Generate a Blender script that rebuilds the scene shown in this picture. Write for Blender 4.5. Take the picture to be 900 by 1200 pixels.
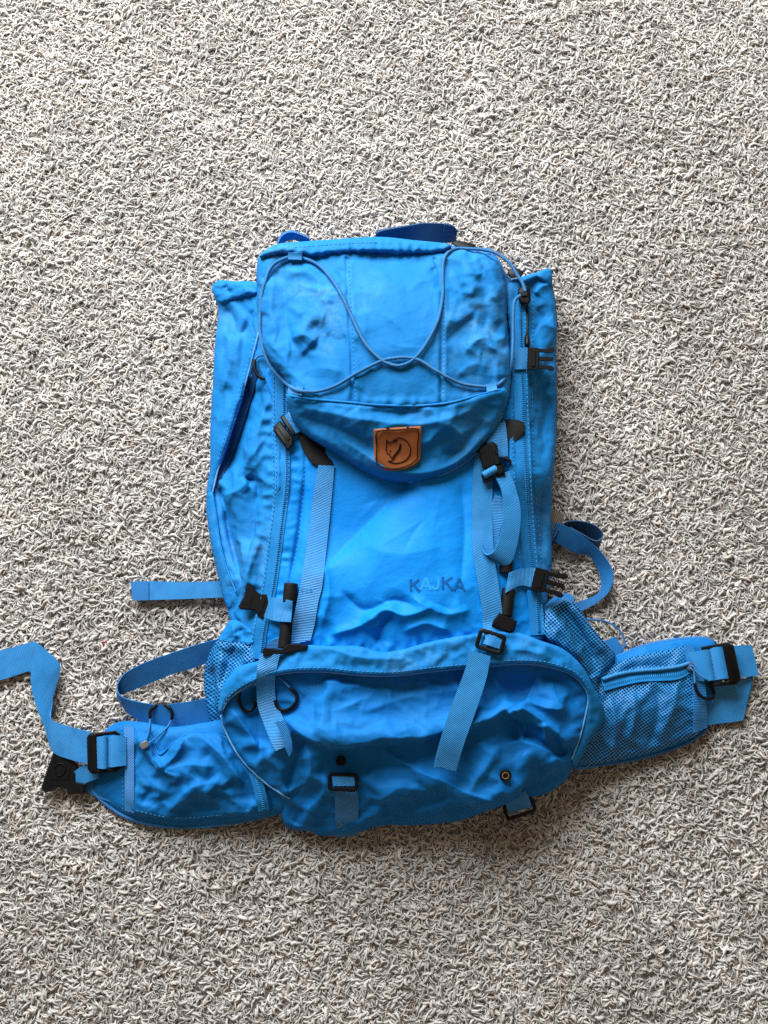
import bpy, math, random, copy
import numpy as np
from math import radians, pi

for o in list(bpy.data.objects):
    bpy.data.objects.remove(o, do_unlink=True)
scene = bpy.context.scene
C = scene.collection

# ------------------------------------------------------------------ camera
DIST, TILT, HALF = 1.15, radians(10.0), math.atan(0.66 / 1.15)
cam_d = bpy.data.cameras.new('camera'); cam = bpy.data.objects.new('camera', cam_d); C.objects.link(cam)
CAM = np.array((0.0, -DIST * math.sin(TILT), DIST * math.cos(TILT)))
cam.location = CAM; cam.rotation_euler = (TILT, 0, 0)
cam_d.sensor_fit = 'VERTICAL'; cam_d.sensor_height = 36; cam_d.sensor_width = 27
cam_d.lens = 18 / math.tan(HALF); cam_d.clip_start = 0.02; cam_d.clip_end = 200
scene.camera = cam
scene.render.resolution_x, scene.render.resolution_y = 768, 1024
# ------------------------------------------------------------------ room light: warm bounce + a big window beyond the top of the rug
world = bpy.data.worlds.new('World'); scene.world = world; world.use_nodes = True
bg = world.node_tree.nodes['Background']
bg.inputs[0].default_value = (1.0, 0.77, 0.54, 1); bg.inputs[1].default_value = 0.28
def area(name, loc, target, sx, sy, power, col):
    d = bpy.data.lights.new(name, 'AREA'); d.shape = 'RECTANGLE'; d.size = sx; d.size_y = sy; d.energy = power; d.color = col
    o = bpy.data.objects.new(name, d); C.objects.link(o); o.location = loc
    from mathutils import Vector
    o.rotation_euler = (Vector(target) - Vector(loc)).to_track_quat('-Z', 'Y').to_euler()
    return o
area('window_light', (-0.80, 2.05, 1.60), (0, -0.05, 0), 2.1, 1.6, 250, (0.97, 0.985, 1.0))
scene.view_settings.view_transform = 'Standard'; scene.view_settings.look = 'None'
scene.view_settings.exposure = 0.0; scene.view_settings.gamma = 1.0
scene.view_settings.use_curve_mapping = False
scene.render.engine = 'CYCLES'
scene.cycles.use_denoising = False
scene.cycles.max_bounces = 6; scene.cycles.diffuse_bounces = 3; scene.cycles.transparent_max_bounces = 12

# ------------------------------------------------------------------ measuring: photograph pixels (900 x 1200) to points in the place
FPX = 600 / math.tan(HALF); ct, st = math.cos(TILT), math.sin(TILT)
def at(px, py, z):
    px = np.asarray(px, float); py = np.asarray(py, float); z = np.asarray(z, float)
    u = (px - 450) / FPX; v = -(py - 600) / FPX
    dx, dy, dz = u, v * ct + st, v * st - ct
    t = (z - CAM[2]) / dz
    return np.stack([CAM[0] + dx * t, CAM[1] + dy * t, np.broadcast_to(z, t.shape)], -1)
PX = 0.0011            # metres per photograph pixel on the rug
FLOOR = 0.011          # top of the pile
STEP = 1.5
GX0, GY0, GX1, GY1 = -60, 180, 960, 1020
gx = np.arange(GX0, GX1 + .1, STEP); gy = np.arange(GY0, GY1 + .1, STEP)
H = np.full((len(gy), len(gx)), FLOOR)
def Hs(x, y, hm=None):
    hm = H if hm is None else hm
    fx = np.clip((np.asarray(x, float) - GX0) / STEP, 0, len(gx) - 1.001); fy = np.clip((np.asarray(y, float) - GY0) / STEP, 0, len(gy) - 1.001)
    i = fx.astype(int); j = fy.astype(int); a = fx - i; b = fy - j
    return (hm[j, i] * (1 - a) + hm[j, i + 1] * a) * (1 - b) + (hm[j + 1, i] * (1 - a) + hm[j + 1, i + 1] * a) * b
def gblur(a, s):
    if s <= 0: return a
    r = int(3 * s) + 1; k = np.exp(-0.5 * (np.arange(-r, r + 1) / s) ** 2); k /= k.sum()
    p = np.pad(a, ((r, r), (0, 0)), 'edge'); a = sum(k[i] * p[i:i + a.shape[0]] for i in range(2 * r + 1))
    p = np.pad(a, ((0, 0), (r, r)), 'edge'); return sum(k[i] * p[:, i:i + a.shape[1]] for i in range(2 * r + 1))
def catmull(pts, spacing=4.0, closed=False):
    P = np.array(pts, float); n = len(P); out = []
    rng = range(n) if closed else range(n - 1)
    for i in rng:
        if closed: p0, p1, p2, p3 = P[i - 1], P[i], P[(i + 1) % n], P[(i + 2) % n]
        else: p0, p1, p2, p3 = P[max(i - 1, 0)], P[i], P[i + 1], P[min(i + 2, n - 1)]
        L = np.linalg.norm((p2 - p1)[:2]); m = max(1, int(math.ceil(L / spacing)))
        d01 = max(np.linalg.norm((p1 - p0)[:2]), 1e-6) ; d12 = max(L, 1e-6); d23 = max(np.linalg.norm((p3 - p2)[:2]), 1e-6)
        m1 = (p2 - p0) / (d01 + d12) * d12; m2 = (p3 - p1) / (d12 + d23) * d12
        if not closed and i == 0: m1 = p2 - p1
        if not closed and i == n - 2: m2 = p2 - p1
        for k in range(m):
            t = k / m
            out.append((2*t**3-3*t**2+1)*p1 + (t**3-2*t**2+t)*m1 + (-2*t**3+3*t**2)*p2 + (t**3-t**2)*m2)
    if not closed: out.append(P[-1])
    return np.array(out)
def resample(P, n):
    d = np.r_[0, np.cumsum(np.linalg.norm(np.diff(P, axis=0), axis=1))]; t = np.linspace(0, d[-1], n)
    return np.stack([np.interp(t, d, P[:, k]) for k in range(P.shape[1])], 1)
def sstep(x): x = np.clip(x, 0, 1); return x * x * (3 - 2 * x)
def hash2(i, j, seed):
    h = (i.astype(np.int64) * 374761393 + j.astype(np.int64) * 668265263 + seed * 1274126177) & 0xFFFFFFFF
    h = ((h ^ (h >> 13)) * 1274126177) & 0xFFFFFFFF
    return ((h ^ (h >> 16)) & 0xFFFF) / 65535.0
def gnoise(X, Y, s, seed=0):
    x = X / s; y = Y / s; i = np.floor(x).astype(int); j = np.floor(y).astype(int); a = x - i; b = y - j
    u = a**3*(a*(a*6-15)+10); v = b**3*(b*(b*6-15)+10)
    def g(ii, jj, dx, dy):
        th = hash2(ii, jj, seed) * 2 * pi; return np.cos(th) * dx + np.sin(th) * dy
    n = (g(i, j, a, b)*(1-u)+g(i+1, j, a-1, b)*u)*(1-v)+(g(i, j+1, a, b-1)*(1-u)+g(i+1, j+1, a-1, b-1)*u)*v
    return n * 1.5
def crumple(X, Y, s, seed=0, ang=0.0, st=1.0):
    if ang == 0 and st == 1: ang, st = (seed * 1.7) % pi, .55
    c, d = math.cos(ang), math.sin(ang); x = X * c + Y * d; y = (-X * d + Y * c) * st
    wx = x + s * .45 * gnoise(x, y, s * 1.3, seed + 11); wy = y + s * .45 * gnoise(x, y, s * 1.3, seed + 23)
    return 0.5 - np.abs(gnoise(wx, wy, s, seed)) * 1.6 + .35 * (0.5 - np.abs(gnoise(wx, wy, s * .47, seed + 5)) * 1.6)
def seg_dist(X, Y, P, closed=False):
    best = np.full(X.shape, 1e9); T = np.zeros(X.shape); S = np.zeros(X.shape); NX = np.zeros(X.shape); NY = np.zeros(X.shape)
    Q = np.vstack([P, P[:1]]) if closed else P
    L = np.r_[0, np.cumsum(np.linalg.norm(np.diff(Q, axis=0), axis=1))]
    for k in range(len(Q) - 1):
        ax, ay = Q[k]; dx, dy = Q[k+1] - Q[k]; q = dx*dx + dy*dy + 1e-12
        t = np.clip(((X - ax) * dx + (Y - ay) * dy) / q, 0, 1); nx = ax + t*dx; ny = ay + t*dy
        d = np.hypot(X - nx, Y - ny); m = d < best
        best = np.where(m, d, best); T = np.where(m, (L[k] + t * math.sqrt(q)) / L[-1], T)
        S = np.where(m, np.sign(dx*(Y-ay) - dy*(X-ax)), S); NX = np.where(m, nx, NX); NY = np.where(m, ny, NY)
    return best, T, S, NX, NY
def inside(X, Y, P):
    r = np.zeros(X.shape, bool); n = len(P)
    for k in range(n):
        x1, y1 = P[k]; x2, y2 = P[(k+1) % n]
        if y1 == y2: continue
        c = ((y1 > Y) != (y2 > Y)) & (X < (x2-x1)*(Y-y1)/(y2-y1)+x1); r ^= c
    return r

# ------------------------------------------------------------------ materials
def lin(r, g, b):
    f = lambda c: ((c/255 + .055)/1.055)**2.4 if c/255 > .04045 else c/255/12.92
    return (f(r), f(g), f(b), 1)
def newmat(name):
    m = bpy.data.materials.new(name); m.use_nodes = True; nt = m.node_tree
    return m, nt, nt.nodes, nt.links, nt.nodes['Principled BSDF']
def nd(nt, typ, **kw):
    n = nt.nodes.new(typ)
    for k, v in kw.items():
        if k.startswith('i_'): n.inputs[k[2:].replace('_', ' ')].default_value = v
        else: setattr(n, k, v)
    return n
def mixc(nt, fac, a, b, blend='MIX'):
    n = nt.nodes.new('ShaderNodeMix'); n.data_type = 'RGBA'; n.blend_type = blend
    for sock, v in ((0, fac), (6, a), (7, b)):
        if hasattr(v, 'links') or hasattr(v, 'is_linked'): nt.links.new(v, n.inputs[sock])
        else: n.inputs[sock].default_value = v
    return n.outputs[2]
def ramp(nt, src, a, b):
    n = nt.nodes.new('ShaderNodeMapRange'); n.inputs[1].default_value = a; n.inputs[2].default_value = b
    nt.links.new(src, n.inputs[0]); return n.outputs[0]
def fabric(name, col, worn, rough=.72, wear=.5, weave=.12):
    m, nt, N, L, p = newmat(name)
    uv = nd(nt, 'ShaderNodeTexCoord').outputs['UV']
    n1 = nd(nt, 'ShaderNodeTexNoise', i_Scale=9.0, i_Detail=5.0, i_Roughness=.6); L.new(uv, n1.inputs['Vector'])
    n2 = nd(nt, 'ShaderNodeTexNoise', i_Scale=60.0, i_Detail=6.0, i_Roughness=.7); L.new(uv, n2.inputs['Vector'])
    f = nd(nt, 'ShaderNodeMath', operation='MULTIPLY'); L.new(ramp(nt, n1.outputs[0], .50, .74), f.inputs[0]); L.new(ramp(nt, n2.outputs[0], .38, .66), f.inputs[1])
    g = nd(nt, 'ShaderNodeMath', operation='MULTIPLY'); L.new(f.outputs[0], g.inputs[0]); g.inputs[1].default_value = wear
    c = mixc(nt, g.outputs[0], col, worn)
    dk = tuple(x * .82 for x in col[:3]) + (1,)
    n4 = nd(nt, 'ShaderNodeTexNoise', i_Scale=24.0, i_Detail=4.0); L.new(uv, n4.inputs['Vector'])
    h = nd(nt, 'ShaderNodeMath', operation='MULTIPLY'); L.new(ramp(nt, n4.outputs[0], .5, .75), h.inputs[0]); h.inputs[1].default_value = .5
    c = mixc(nt, h.outputs[0], c, dk)
    L.new(c, p.inputs['Base Color']); p.inputs['Roughness'].default_value = rough
    p.inputs['Specular IOR Level'].default_value = .14
    mp = nd(nt, 'ShaderNodeMapping'); mp.inputs['Scale'].default_value = (1, .22, 1); L.new(uv, mp.inputs[0])
    mq = nd(nt, 'ShaderNodeMapping'); mq.inputs['Scale'].default_value = (.22, 1, 1); L.new(uv, mq.inputs[0])
    a = nd(nt, 'ShaderNodeTexNoise', i_Scale=1100.0, i_Detail=2.0); L.new(mp.outputs[0], a.inputs['Vector'])
    b = nd(nt, 'ShaderNodeTexNoise', i_Scale=1100.0, i_Detail=2.0); L.new(mq.outputs[0], b.inputs['Vector'])
    s = nd(nt, 'ShaderNodeMath', operation='ADD'); L.new(a.outputs[0], s.inputs[0]); L.new(b.outputs[0], s.inputs[1])
    n3 = nd(nt, 'ShaderNodeTexNoise', i_Scale=110.0, i_Detail=4.0); L.new(uv, n3.inputs['Vector'])
    b1 = nd(nt, 'ShaderNodeBump', i_Strength=weave, i_Distance=.0008); L.new(s.outputs[0], b1.inputs['Height'])
    b2 = nd(nt, 'ShaderNodeBump', i_Strength=.22, i_Distance=.003); L.new(n3.outputs[0], b2.inputs['Height']); L.new(b1.outputs[0], b2.inputs['Normal'])
    L.new(b2.outputs[0], p.inputs['Normal'])
    return m
def webbing(name, col, light, period=.0018, rough=.6):
    m, nt, N, L, p = newmat(name)
    uv = nd(nt, 'ShaderNodeTexCoord').outputs['UV']
    mp = nd(nt, 'ShaderNodeMapping'); mp.inputs['Rotation'].default_value = (0, 0, radians(20)); L.new(uv, mp.inputs[0])
    w = nd(nt, 'ShaderNodeTexWave', i_Scale=.314 / period, i_Distortion=.6, i_Detail=1.0); w.inputs['Detail Scale'].default_value = 3; L.new(mp.outputs[0], w.inputs['Vector'])
    n = nd(nt, 'ShaderNodeTexNoise', i_Scale=45.0, i_Detail=6.0); L.new(uv, n.inputs['Vector'])
    f = nd(nt, 'ShaderNodeMath', operation='MULTIPLY'); L.new(w.outputs[1], f.inputs[0]); f.inputs[1].default_value = .40
    c = mixc(nt, f.outputs[0], col, light)
    c = mixc(nt, ramp(nt, n.outputs[0], .45, .8), c, tuple(x * .75 for x in col[:3]) + (1,))
    L.new(c, p.inputs['Base Color']); p.inputs['Roughness'].default_value = rough
    b = nd(nt, 'ShaderNodeBump', i_Strength=.55, i_Distance=.0012); L.new(w.outputs[1], b.inputs['Height']); L.new(b.outputs[0], p.inputs['Normal'])
    return m
def plain(name, col, rough=.5, bump=.15, scale=400, metal=0, var=.25):
    m, nt, N, L, p = newmat(name)
    oc = nd(nt, 'ShaderNodeTexCoord').outputs['Object']
    n = nd(nt, 'ShaderNodeTexNoise', i_Scale=float(scale), i_Detail=4.0); L.new(oc, n.inputs['Vector'])
    n2 = nd(nt, 'ShaderNodeTexNoise', i_Scale=float(scale) / 7, i_Detail=5.0); L.new(oc, n2.inputs['Vector'])
    L.new(mixc(nt, ramp(nt, n2.outputs[0], .35, .75), tuple(x * (1 + var) for x in col[:3]) + (1,), tuple(x * (1 - var) for x in col[:3]) + (1,)), p.inputs['Base Color'])
    L.new(ramp(nt, n2.outputs[0], -rough * 0 + .0, 1.0), p.inputs['Coat Weight']); p.inputs['Coat Weight'].default_value = 0
    for l in list(p.inputs['Coat Weight'].links): L.remove(l)
    p.inputs['Roughness'].default_value = rough; p.inputs['Metallic'].default_value = metal; p.inputs['Specular IOR Level'].default_value = .14
    b = nd(nt, 'ShaderNodeBump', i_Strength=bump, i_Distance=.0006); L.new(n.outputs[0], b.inputs['Height']); L.new(b.outputs[0], p.inputs['Normal'])
    return m
def meshcloth(name, col, light, cell=.0044):
    m, nt, N, L, p = newmat(name)
    uv = nd(nt, 'ShaderNodeTexCoord').outputs['UV']
    mp = nd(nt, 'ShaderNodeMapping'); mp.inputs['Rotation'].default_value = (0, 0, radians(52)); mp.inputs['Scale'].default_value = (1/cell, 1/cell * 1.12, 1); L.new(uv, mp.inputs[0])
    v = nd(nt, 'ShaderNodeTexVoronoi', i_Scale=1.0, i_Randomness=.06); v.voronoi_dimensions = '2D'; L.new(mp.outputs[0], v.inputs['Vector'])
    hole = ramp(nt, v.outputs['Distance'], .40, .31)
    L.new(mixc(nt, ramp(nt, v.outputs['Distance'], .38, .6), col, light), p.inputs['Base Color'])
    p.inputs['Roughness'].default_value = .5
    b = nd(nt, 'ShaderNodeBump', i_Strength=.7, i_Distance=.0015); L.new(v.outputs['Distance'], b.inputs['Height']); L.new(b.outputs[0], p.inputs['Normal'])
    tr = nd(nt, 'ShaderNodeBsdfTransparent'); mx = nd(nt, 'ShaderNodeMixShader'); out = N['Material Output']
    L.new(hole, mx.inputs[0]); L.new(p.outputs[0], mx.inputs[1]); L.new(tr.outputs[0], mx.inputs[2]); L.new(mx.outputs[0], out.inputs[0])
    return m
BLUE = lin(14, 108, 174)
M = dict(
    fabric=fabric('blue_cotton_fabric', BLUE, lin(92, 154, 200), wear=.6),
    front=fabric('blue_smooth_fabric', lin(2, 119, 202), lin(46, 147, 210), rough=.62, wear=.35, weave=.10),
    bottom=fabric('blue_bottom_fabric', lin(6, 99, 170), lin(46, 132, 190), wear=.5),
    belt=fabric('blue_belt_fabric', lin(7, 97, 164), lin(48, 131, 184), wear=.45),
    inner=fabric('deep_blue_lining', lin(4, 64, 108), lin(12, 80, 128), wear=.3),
    pocketshade=fabric('navy_pocket_shade', lin(3, 48, 88), lin(8, 60, 104), wear=.3),  # darkened blue: shade of the deep pocket recess put into the colour
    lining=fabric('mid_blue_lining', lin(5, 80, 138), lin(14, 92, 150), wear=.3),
    edge=fabric('worn_blue_edging', lin(86, 146, 196), lin(176, 200, 218), wear=.9),
    web=webbing('blue_webbing', lin(14, 112, 178), lin(58, 152, 210)),
    web2=webbing('mid_blue_webbing', lin(10, 98, 164), lin(42, 134, 196)),
    navy=webbing('navy_webbing', lin(5, 58, 98), lin(10, 74, 122), period=.002),
    tape=fabric('zipper_tape', lin(22, 112, 176), lin(60, 140, 196), wear=.3, weave=.2),
    cord=webbing('blue_cord', lin(12, 98, 156), lin(44, 132, 186), period=.0014),
    thread=plain('blue_thread', lin(62, 138, 196), .7, .1),
    teeth=plain('zipper_coil', lin(48, 134, 194), .5, .1),
    mesh=meshcloth('blue_net', lin(10, 100, 164), lin(36, 134, 194), cell=.0038),
    beltmesh=meshcloth('blue_belt_net', lin(10, 98, 160), lin(32, 126, 186), cell=.0036),
    black=plain('black_plastic', lin(9, 9, 11), .46, .10, 900),
    blackcloth=plain('black_coated_cloth', lin(17, 17, 18), .6, .25, 900),
    greynet=webbing('grey_net', lin(96, 88, 78), lin(170, 160, 146), period=.003),
    leather=plain('tan_leather', lin(140, 82, 46), .55, .35, 500, var=.14),
    burn=plain('dark_brown_emboss', lin(26, 12, 8), .6, .1),
    steel=plain('grey_metal', lin(150, 150, 150), .35, .1, 400, .9),
    letter=fabric('dark_blue_print', lin(2, 78, 142), lin(10, 100, 170), wear=.6, weave=.1),
    letter2=fabric('worn_blue_print', lin(30, 136, 204), lin(10, 110, 180), wear=.6, weave=.1),
    brass=plain('dull_brass', lin(128, 98, 56), .4, .1, 400),
    red=plain('red_fibre', lin(168, 48, 44), .8, .2),
)
# ------------------------------------------------------------------ mesh helpers
def link(name, me, mat, parent, smooth=True):
    o = bpy.data.objects.new(name, me); C.objects.link(o)
    if mat: me.materials.append(mat)
    if parent is not None: o.parent = parent
    if smooth: me.polygons.foreach_set('use_smooth', np.ones(len(me.polygons), bool))
    return o
class MB:
    def __init__(s): s.v = []; s.f = []; s.uv = []; s.n = 0
    def add(s, V, F, UV=None):
        V = np.asarray(V, float); s.v.append(V); s.f += [tuple(i + s.n for i in f) for f in F]
        s.uv.append(np.asarray(UV, float) if UV is not None else V[:, :2] * 1.0); s.n += len(V); return s
    def build(s, name, mat, parent, smooth=True, sharp=None):
        me = bpy.data.meshes.new(name); V = np.vstack(s.v); me.from_pydata(V.tolist(), [], s.f)
        UV = np.vstack(s.uv); ul = me.uv_layers.new(name='UVMap'); li = np.zeros(len(me.loops), int); me.loops.foreach_get('vertex_index', li)
        ul.data.foreach_set('uv', UV[li].astype(np.float32).ravel())
        o = link(name, me, mat, parent, smooth)
        if sharp: me.set_sharp_from_angle(angle=radians(sharp))
        return o
FOLD = 1.6
class Patch:
    """a cloth panel: outline in photograph pixels, height of the cloth over the rug in metres"""
    def __init__(s, outline, ctrl=None, smooth=True, spacing=5):
        P = catmull(outline, spacing, True) if smooth else np.array(outline, float); s.P = P
        i0 = max(int((P[:, 0].min() - GX0) / STEP) - 2, 0); i1 = min(int((P[:, 0].max() - GX0) / STEP) + 4, len(gx))
        j0 = max(int((P[:, 1].min() - GY0) / STEP) - 2, 0); j1 = min(int((P[:, 1].max() - GY0) / STEP) + 4, len(gy))
        s.sl = (slice(j0, j1), slice(i0, i1)); s.X, s.Y = np.meshgrid(gx[i0:i1], gy[j0:j1])
        d, T, S, s.NX, s.NY = seg_dist(s.X, s.Y, P, True); ins = inside(s.X, s.Y, P)
        s.sd = np.where(ins, d, -d); s.D = np.maximum(s.sd, 0)
        s.Z = s.tps(ctrl) / 1000 if ctrl else np.zeros(s.X.shape); s.off = None; s.step = STEP
    def tps(s, c):
        c = np.array(c, float); p = c[:, :2] / 100; n = len(c)
        U = lambda r: np.where(r > 1e-9, r * r * np.log(r + 1e-12), 0)
        K = U(np.linalg.norm(p[:, None] - p[None], axis=2)) + np.eye(n) * 1e-3
        A = np.zeros((n + 3, n + 3)); A[:n, :n] = K; A[:n, n] = 1; A[:n, n+1:] = p; A[n, :n] = 1; A[n+1:, :n] = p.T
        w = np.linalg.solve(A, np.r_[c[:, 2], 0, 0, 0]); x = s.X / 100; y = s.Y / 100
        z = w[n] + w[n+1] * x + w[n+2] * y
        for k in range(n): z = z + w[k] * U(np.hypot(x - p[k, 0], y - p[k, 1]))
        return z
    def rnd(s, w, drop):            # round the border down
        t = np.clip(s.D / w, 0, 1); s.Z = s.Z - drop / 1000 * (1 - np.sqrt(1 - (1 - t) ** 2)); return s
    def over(s, gap):               # lie on whatever is below
        s.Z = gblur(H[s.sl], 2) + gap / 1000; return s
    def fold(s, pts, amp, wa, wb=None, t0=.2, t1=.2, p=1.15):
        wb = wa if wb is None else wb; Q = catmull(pts, 6); m = 3 * max(wa, wb)
        sel = (s.X > Q[:, 0].min() - m) & (s.X < Q[:, 0].max() + m) & (s.Y > Q[:, 1].min() - m) & (s.Y < Q[:, 1].max() + m)
        if not sel.any(): return s
        d, T, S, _, _ = seg_dist(s.X[sel], s.Y[sel], Q); w = np.where(S < 0, wa, wb)
        env = (sstep(T / t0) if t0 > 0 else 1) * (sstep((1 - T) / t1) if t1 > 0 else 1)
        w = w * (.35 + .65 * env)
        s.Z[sel] += amp * FOLD / 1000 * np.exp(-(d / w) ** p) * env; return s
    def creases(s, n, region, ang, spread, ln=(22, 60), amp=(.8, 1.8), w=(2.0, 4.5), seed=1):
        """thin sharp creases scattered over part of the cloth"""
        rng = random.Random(seed); x0, y0, x1, y1 = region
        for _ in range(n):
            x, y = rng.uniform(x0, x1), rng.uniform(y0, y1); a = radians(rng.gauss(ang, spread)); l = rng.uniform(*ln) / 2; b = rng.gauss(0, .12)
            dx, dy = math.cos(a) * l, math.sin(a) * l; wd = rng.uniform(*w)
            s.fold([(x - dx, y - dy), (x - dy * b, y + dx * b), (x + dx, y + dy)], rng.uniform(*amp) * (1 if rng.random() < .62 else -1), wd, wd * rng.uniform(1.2, 3.2), .45, .45, 1.1)
        return s
    def folds(s, L, g=1.0, ws=1.0):
        for a in L: s.fold(a[0], a[1] * g, a[2] * ws, (a[3] if len(a) > 3 else a[2]) * ws, **(a[4] if len(a) > 4 else {}))
        return s
    def crum(s, sc, amp, seed, ang=0, st=1, region=None):
        v = amp * 1.0 / 1000 * crumple(s.X, s.Y, sc, seed, ang, st)
        if region: cx, cy, r = region; v = v * np.exp(-((s.X - cx) ** 2 + (s.Y - cy) ** 2) / r ** 2)
        s.Z = s.Z + v; return s
    def pucker(s, pts, amp, period, w, seed=0):
        Q = catmull(pts, 6); d, T, S, _, _ = seg_dist(s.X, s.Y, Q); Ln = np.linalg.norm(np.diff(Q, axis=0), axis=1).sum()
        ph = T * Ln / period * 2 * pi + 2.5 * gnoise(s.X, s.Y, 30, seed + 3)
        s.Z = s.Z + amp / 1000 * np.sin(ph) * np.exp(-(d / w) ** 2) * (0.4 + gnoise(s.X, s.Y, 22, seed + 9)); return s
    def groove(s, pts, amp=1.6, w=2.2):
        return s.fold(pts, -amp, w, w, .02, .02, 2.0)
    def blur(s, k): s.Z = gblur(s.Z, k); return s
    def sim(s, ex=.05, ey=.05, iters=170, bend=.2, seed=1, slack=1.5, pins=(), edge=3.0, grav=.00004, k=3, noise=1.6):
        """let the panel settle as cloth that is a little too large for its filling, sewn down at its border"""
        X, Y, Z, sd = s.X[::k, ::k], s.Y[::k, ::k], s.Z[::k, ::k], s.sd[::k, ::k]
        P0 = at(X, Y, Z); P = P0.copy(); w = ((sd > edge)).astype(float)
        for path in pins:
            d = seg_dist(X, Y, catmull(path, 8))[0]; w[d < 1.0 * k] = 0
        P[..., 2] += w * noise / 1000 * (gnoise(X, Y, 17, seed) + 1.5 * gnoise(X, Y, 36, seed + 4))
        ex = ex(X, Y) if callable(ex) else np.full(X.shape, ex); ey = ey(X, Y) if callable(ey) else np.full(X.shape, ey)
        R, Q = X.shape; cons = []
        def pairs(dj, di, e, st):
            for par in range(2):
                j0 = np.arange(0, R - abs(dj)); i0 = np.arange(max(0, -di), Q - max(0, di))
                if dj == 0: i0 = i0[(i0 // abs(di)) % 2 == par]
                else: j0 = j0[(j0 // abs(dj)) % 2 == par]
                J, I = np.meshgrid(j0, i0, indexing='ij'); a = (J.ravel() * Q + I.ravel()); b = ((J + dj).ravel() * Q + (I + di).ravel())
                wf = w.ravel(); m = (wf[a] + wf[b]) > 0; a, b = a[m], b[m]
                F0 = P0.reshape(-1, 3); L = np.linalg.norm(F0[a] - F0[b], axis=1) * (1 + e.ravel()[a]); wa, wb = wf[a], wf[b]; sm = wa + wb
                cons.append((a, b, L, wa / sm * st, wb / sm * st))
        pairs(0, 1, ex, 1.0); pairs(1, 0, ey, 1.0); pairs(1, 1, (ex + ey) / 2, .45); pairs(1, -1, (ex + ey) / 2, .45)
        if bend: pairs(0, 2, ex, bend); pairs(2, 0, ey, bend)
        if bend: pairs(0, 4, ex, bend * .5); pairs(4, 0, ey, bend * .5)
        F = P.reshape(-1, 3); fill = (Z - slack / 1000).ravel(); wf = w.ravel(); free = wf > 0
        for it in range(iters):
            F[:, 2] -= grav * wf
            for a, b, L, ca, cb in cons:
                d = F[b] - F[a]; l = np.sqrt((d * d).sum(1)) + 1e-9; g = ((l - L) / l)[:, None] * d
                F[a] += g * ca[:, None]; F[b] -= g * cb[:, None]
            F[free, 2] = np.maximum(F[free, 2], fill[free])
        D = (P - P0); fy = np.clip((s.Y - s.Y[0, 0]) / STEP / k, 0, R - 1.001); fx = np.clip((s.X - s.X[0, 0]) / STEP / k, 0, Q - 1.001)
        j, i = fy.astype(int), fx.astype(int); b, a = (fy - j)[..., None], (fx - i)[..., None]
        U = (D[j, i] * (1 - a) + D[j, i + 1] * a) * (1 - b) + (D[j + 1, i] * (1 - a) + D[j + 1, i + 1] * a) * b
        U = np.stack([gblur(U[..., c], .9) for c in range(3)], -1); s.off = U[..., :2] + (0 if s.off is None else s.off); s.Z = s.Z + U[..., 2]; return s
    def fine(s, e=.03, seed=50, pins=()): return s.sim(e, e, 70, .05, seed, .6, pins, 3.0, .00003, 2, .9)
    def coarse(s, k):
        h = H[s.sl]; h[s.sd > 0] = np.maximum(h, s.Z)[s.sd > 0]
        for a in ('X', 'Y', 'Z', 'sd', 'D', 'NX', 'NY'): setattr(s, a, getattr(s, a)[::k, ::k])
        s.step = STEP * k; return s
    def build(s, name, mat, parent, skirt=None, depth=None, inset=.0, floor=.008, update=True, lo=None):
        ok = s.sd > -.62 * s.step; near = np.abs(s.sd) < .62 * s.step
        x = np.where(near, s.NX, s.X); y = np.where(near, s.NY, s.Y); Z = np.maximum(s.Z, .004 if lo is None else lo)
        idx = -np.ones(s.X.shape, int); idx[ok] = np.arange(ok.sum())
        V = at(x[ok], y[ok], Z[ok])
        if s.off is not None: V[:, :2] += s.off[ok]
        UV = np.stack([x[ok] * PX, -y[ok] * PX], 1)
        a, b, c, d = idx[:-1, :-1], idx[:-1, 1:], idx[1:, 1:], idx[1:, :-1]
        q = np.stack([a, d, c, b], -1).reshape(-1, 4); cnt = (q >= 0).sum(1)
        inn = s.sd > .62 * s.step; ii = np.zeros(ok.sum(), bool); ii[:] = inn[ok]
        F = [tuple(r) for r in q[cnt == 4]] + [tuple(i for i in r if i >= 0) for r in q[cnt == 3]]
        E = {}
        for f in F:
            for k in range(len(f)):
                e = (f[k], f[(k+1) % len(f)])
                if (e[1], e[0]) in E: del E[(e[1], e[0])]
                else: E[e] = 1
        if skirt != 'none':
            bv = sorted({i for e in E for i in e}); mp = {v: k for k, v in enumerate(bv)}; B = V[bv]; cen = V.mean(0)
            zb = np.full(len(bv), floor) if depth is None else B[:, 2] - depth / 1000
            zb = np.minimum(zb, B[:, 2] - .0005); n0 = len(V); lv = [(.35, 0.25), (.7, .55), (1, 1)]; add = []
            for fr, ins in lv:
                W = B.copy(); W[:, 2] = B[:, 2] + (zb - B[:, 2]) * fr; W[:, :2] = B[:, :2] + (cen[:2] - B[:, :2]) * inset * ins; add.append(W)
            V = np.vstack([V] + add); UV = np.vstack([UV] + [UV[bv] + .01 * (k + 1) for k in range(3)]); m = len(bv)
            for (e0, e1) in E:
                r0, r1 = e0, e1
                for k in range(3):
                    q0, q1 = n0 + k*m + mp[e0], n0 + k*m + mp[e1]
                    F.append((r1, r0, q0, q1)); r0, r1 = q0, q1
        me = bpy.data.meshes.new(name); me.from_pydata(V.tolist(), [], F)
        ul = me.uv_layers.new(name='UVMap'); li = np.zeros(len(me.loops), int); me.loops.foreach_get('vertex_index', li)
        ul.data.foreach_set('uv', UV[li].astype(np.float32).ravel())
        if update:
            h = H[s.sl]; h[s.sd > 0] = np.maximum(h, Z)[s.sd > 0]
        return link(name, me, mat, parent)
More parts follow.
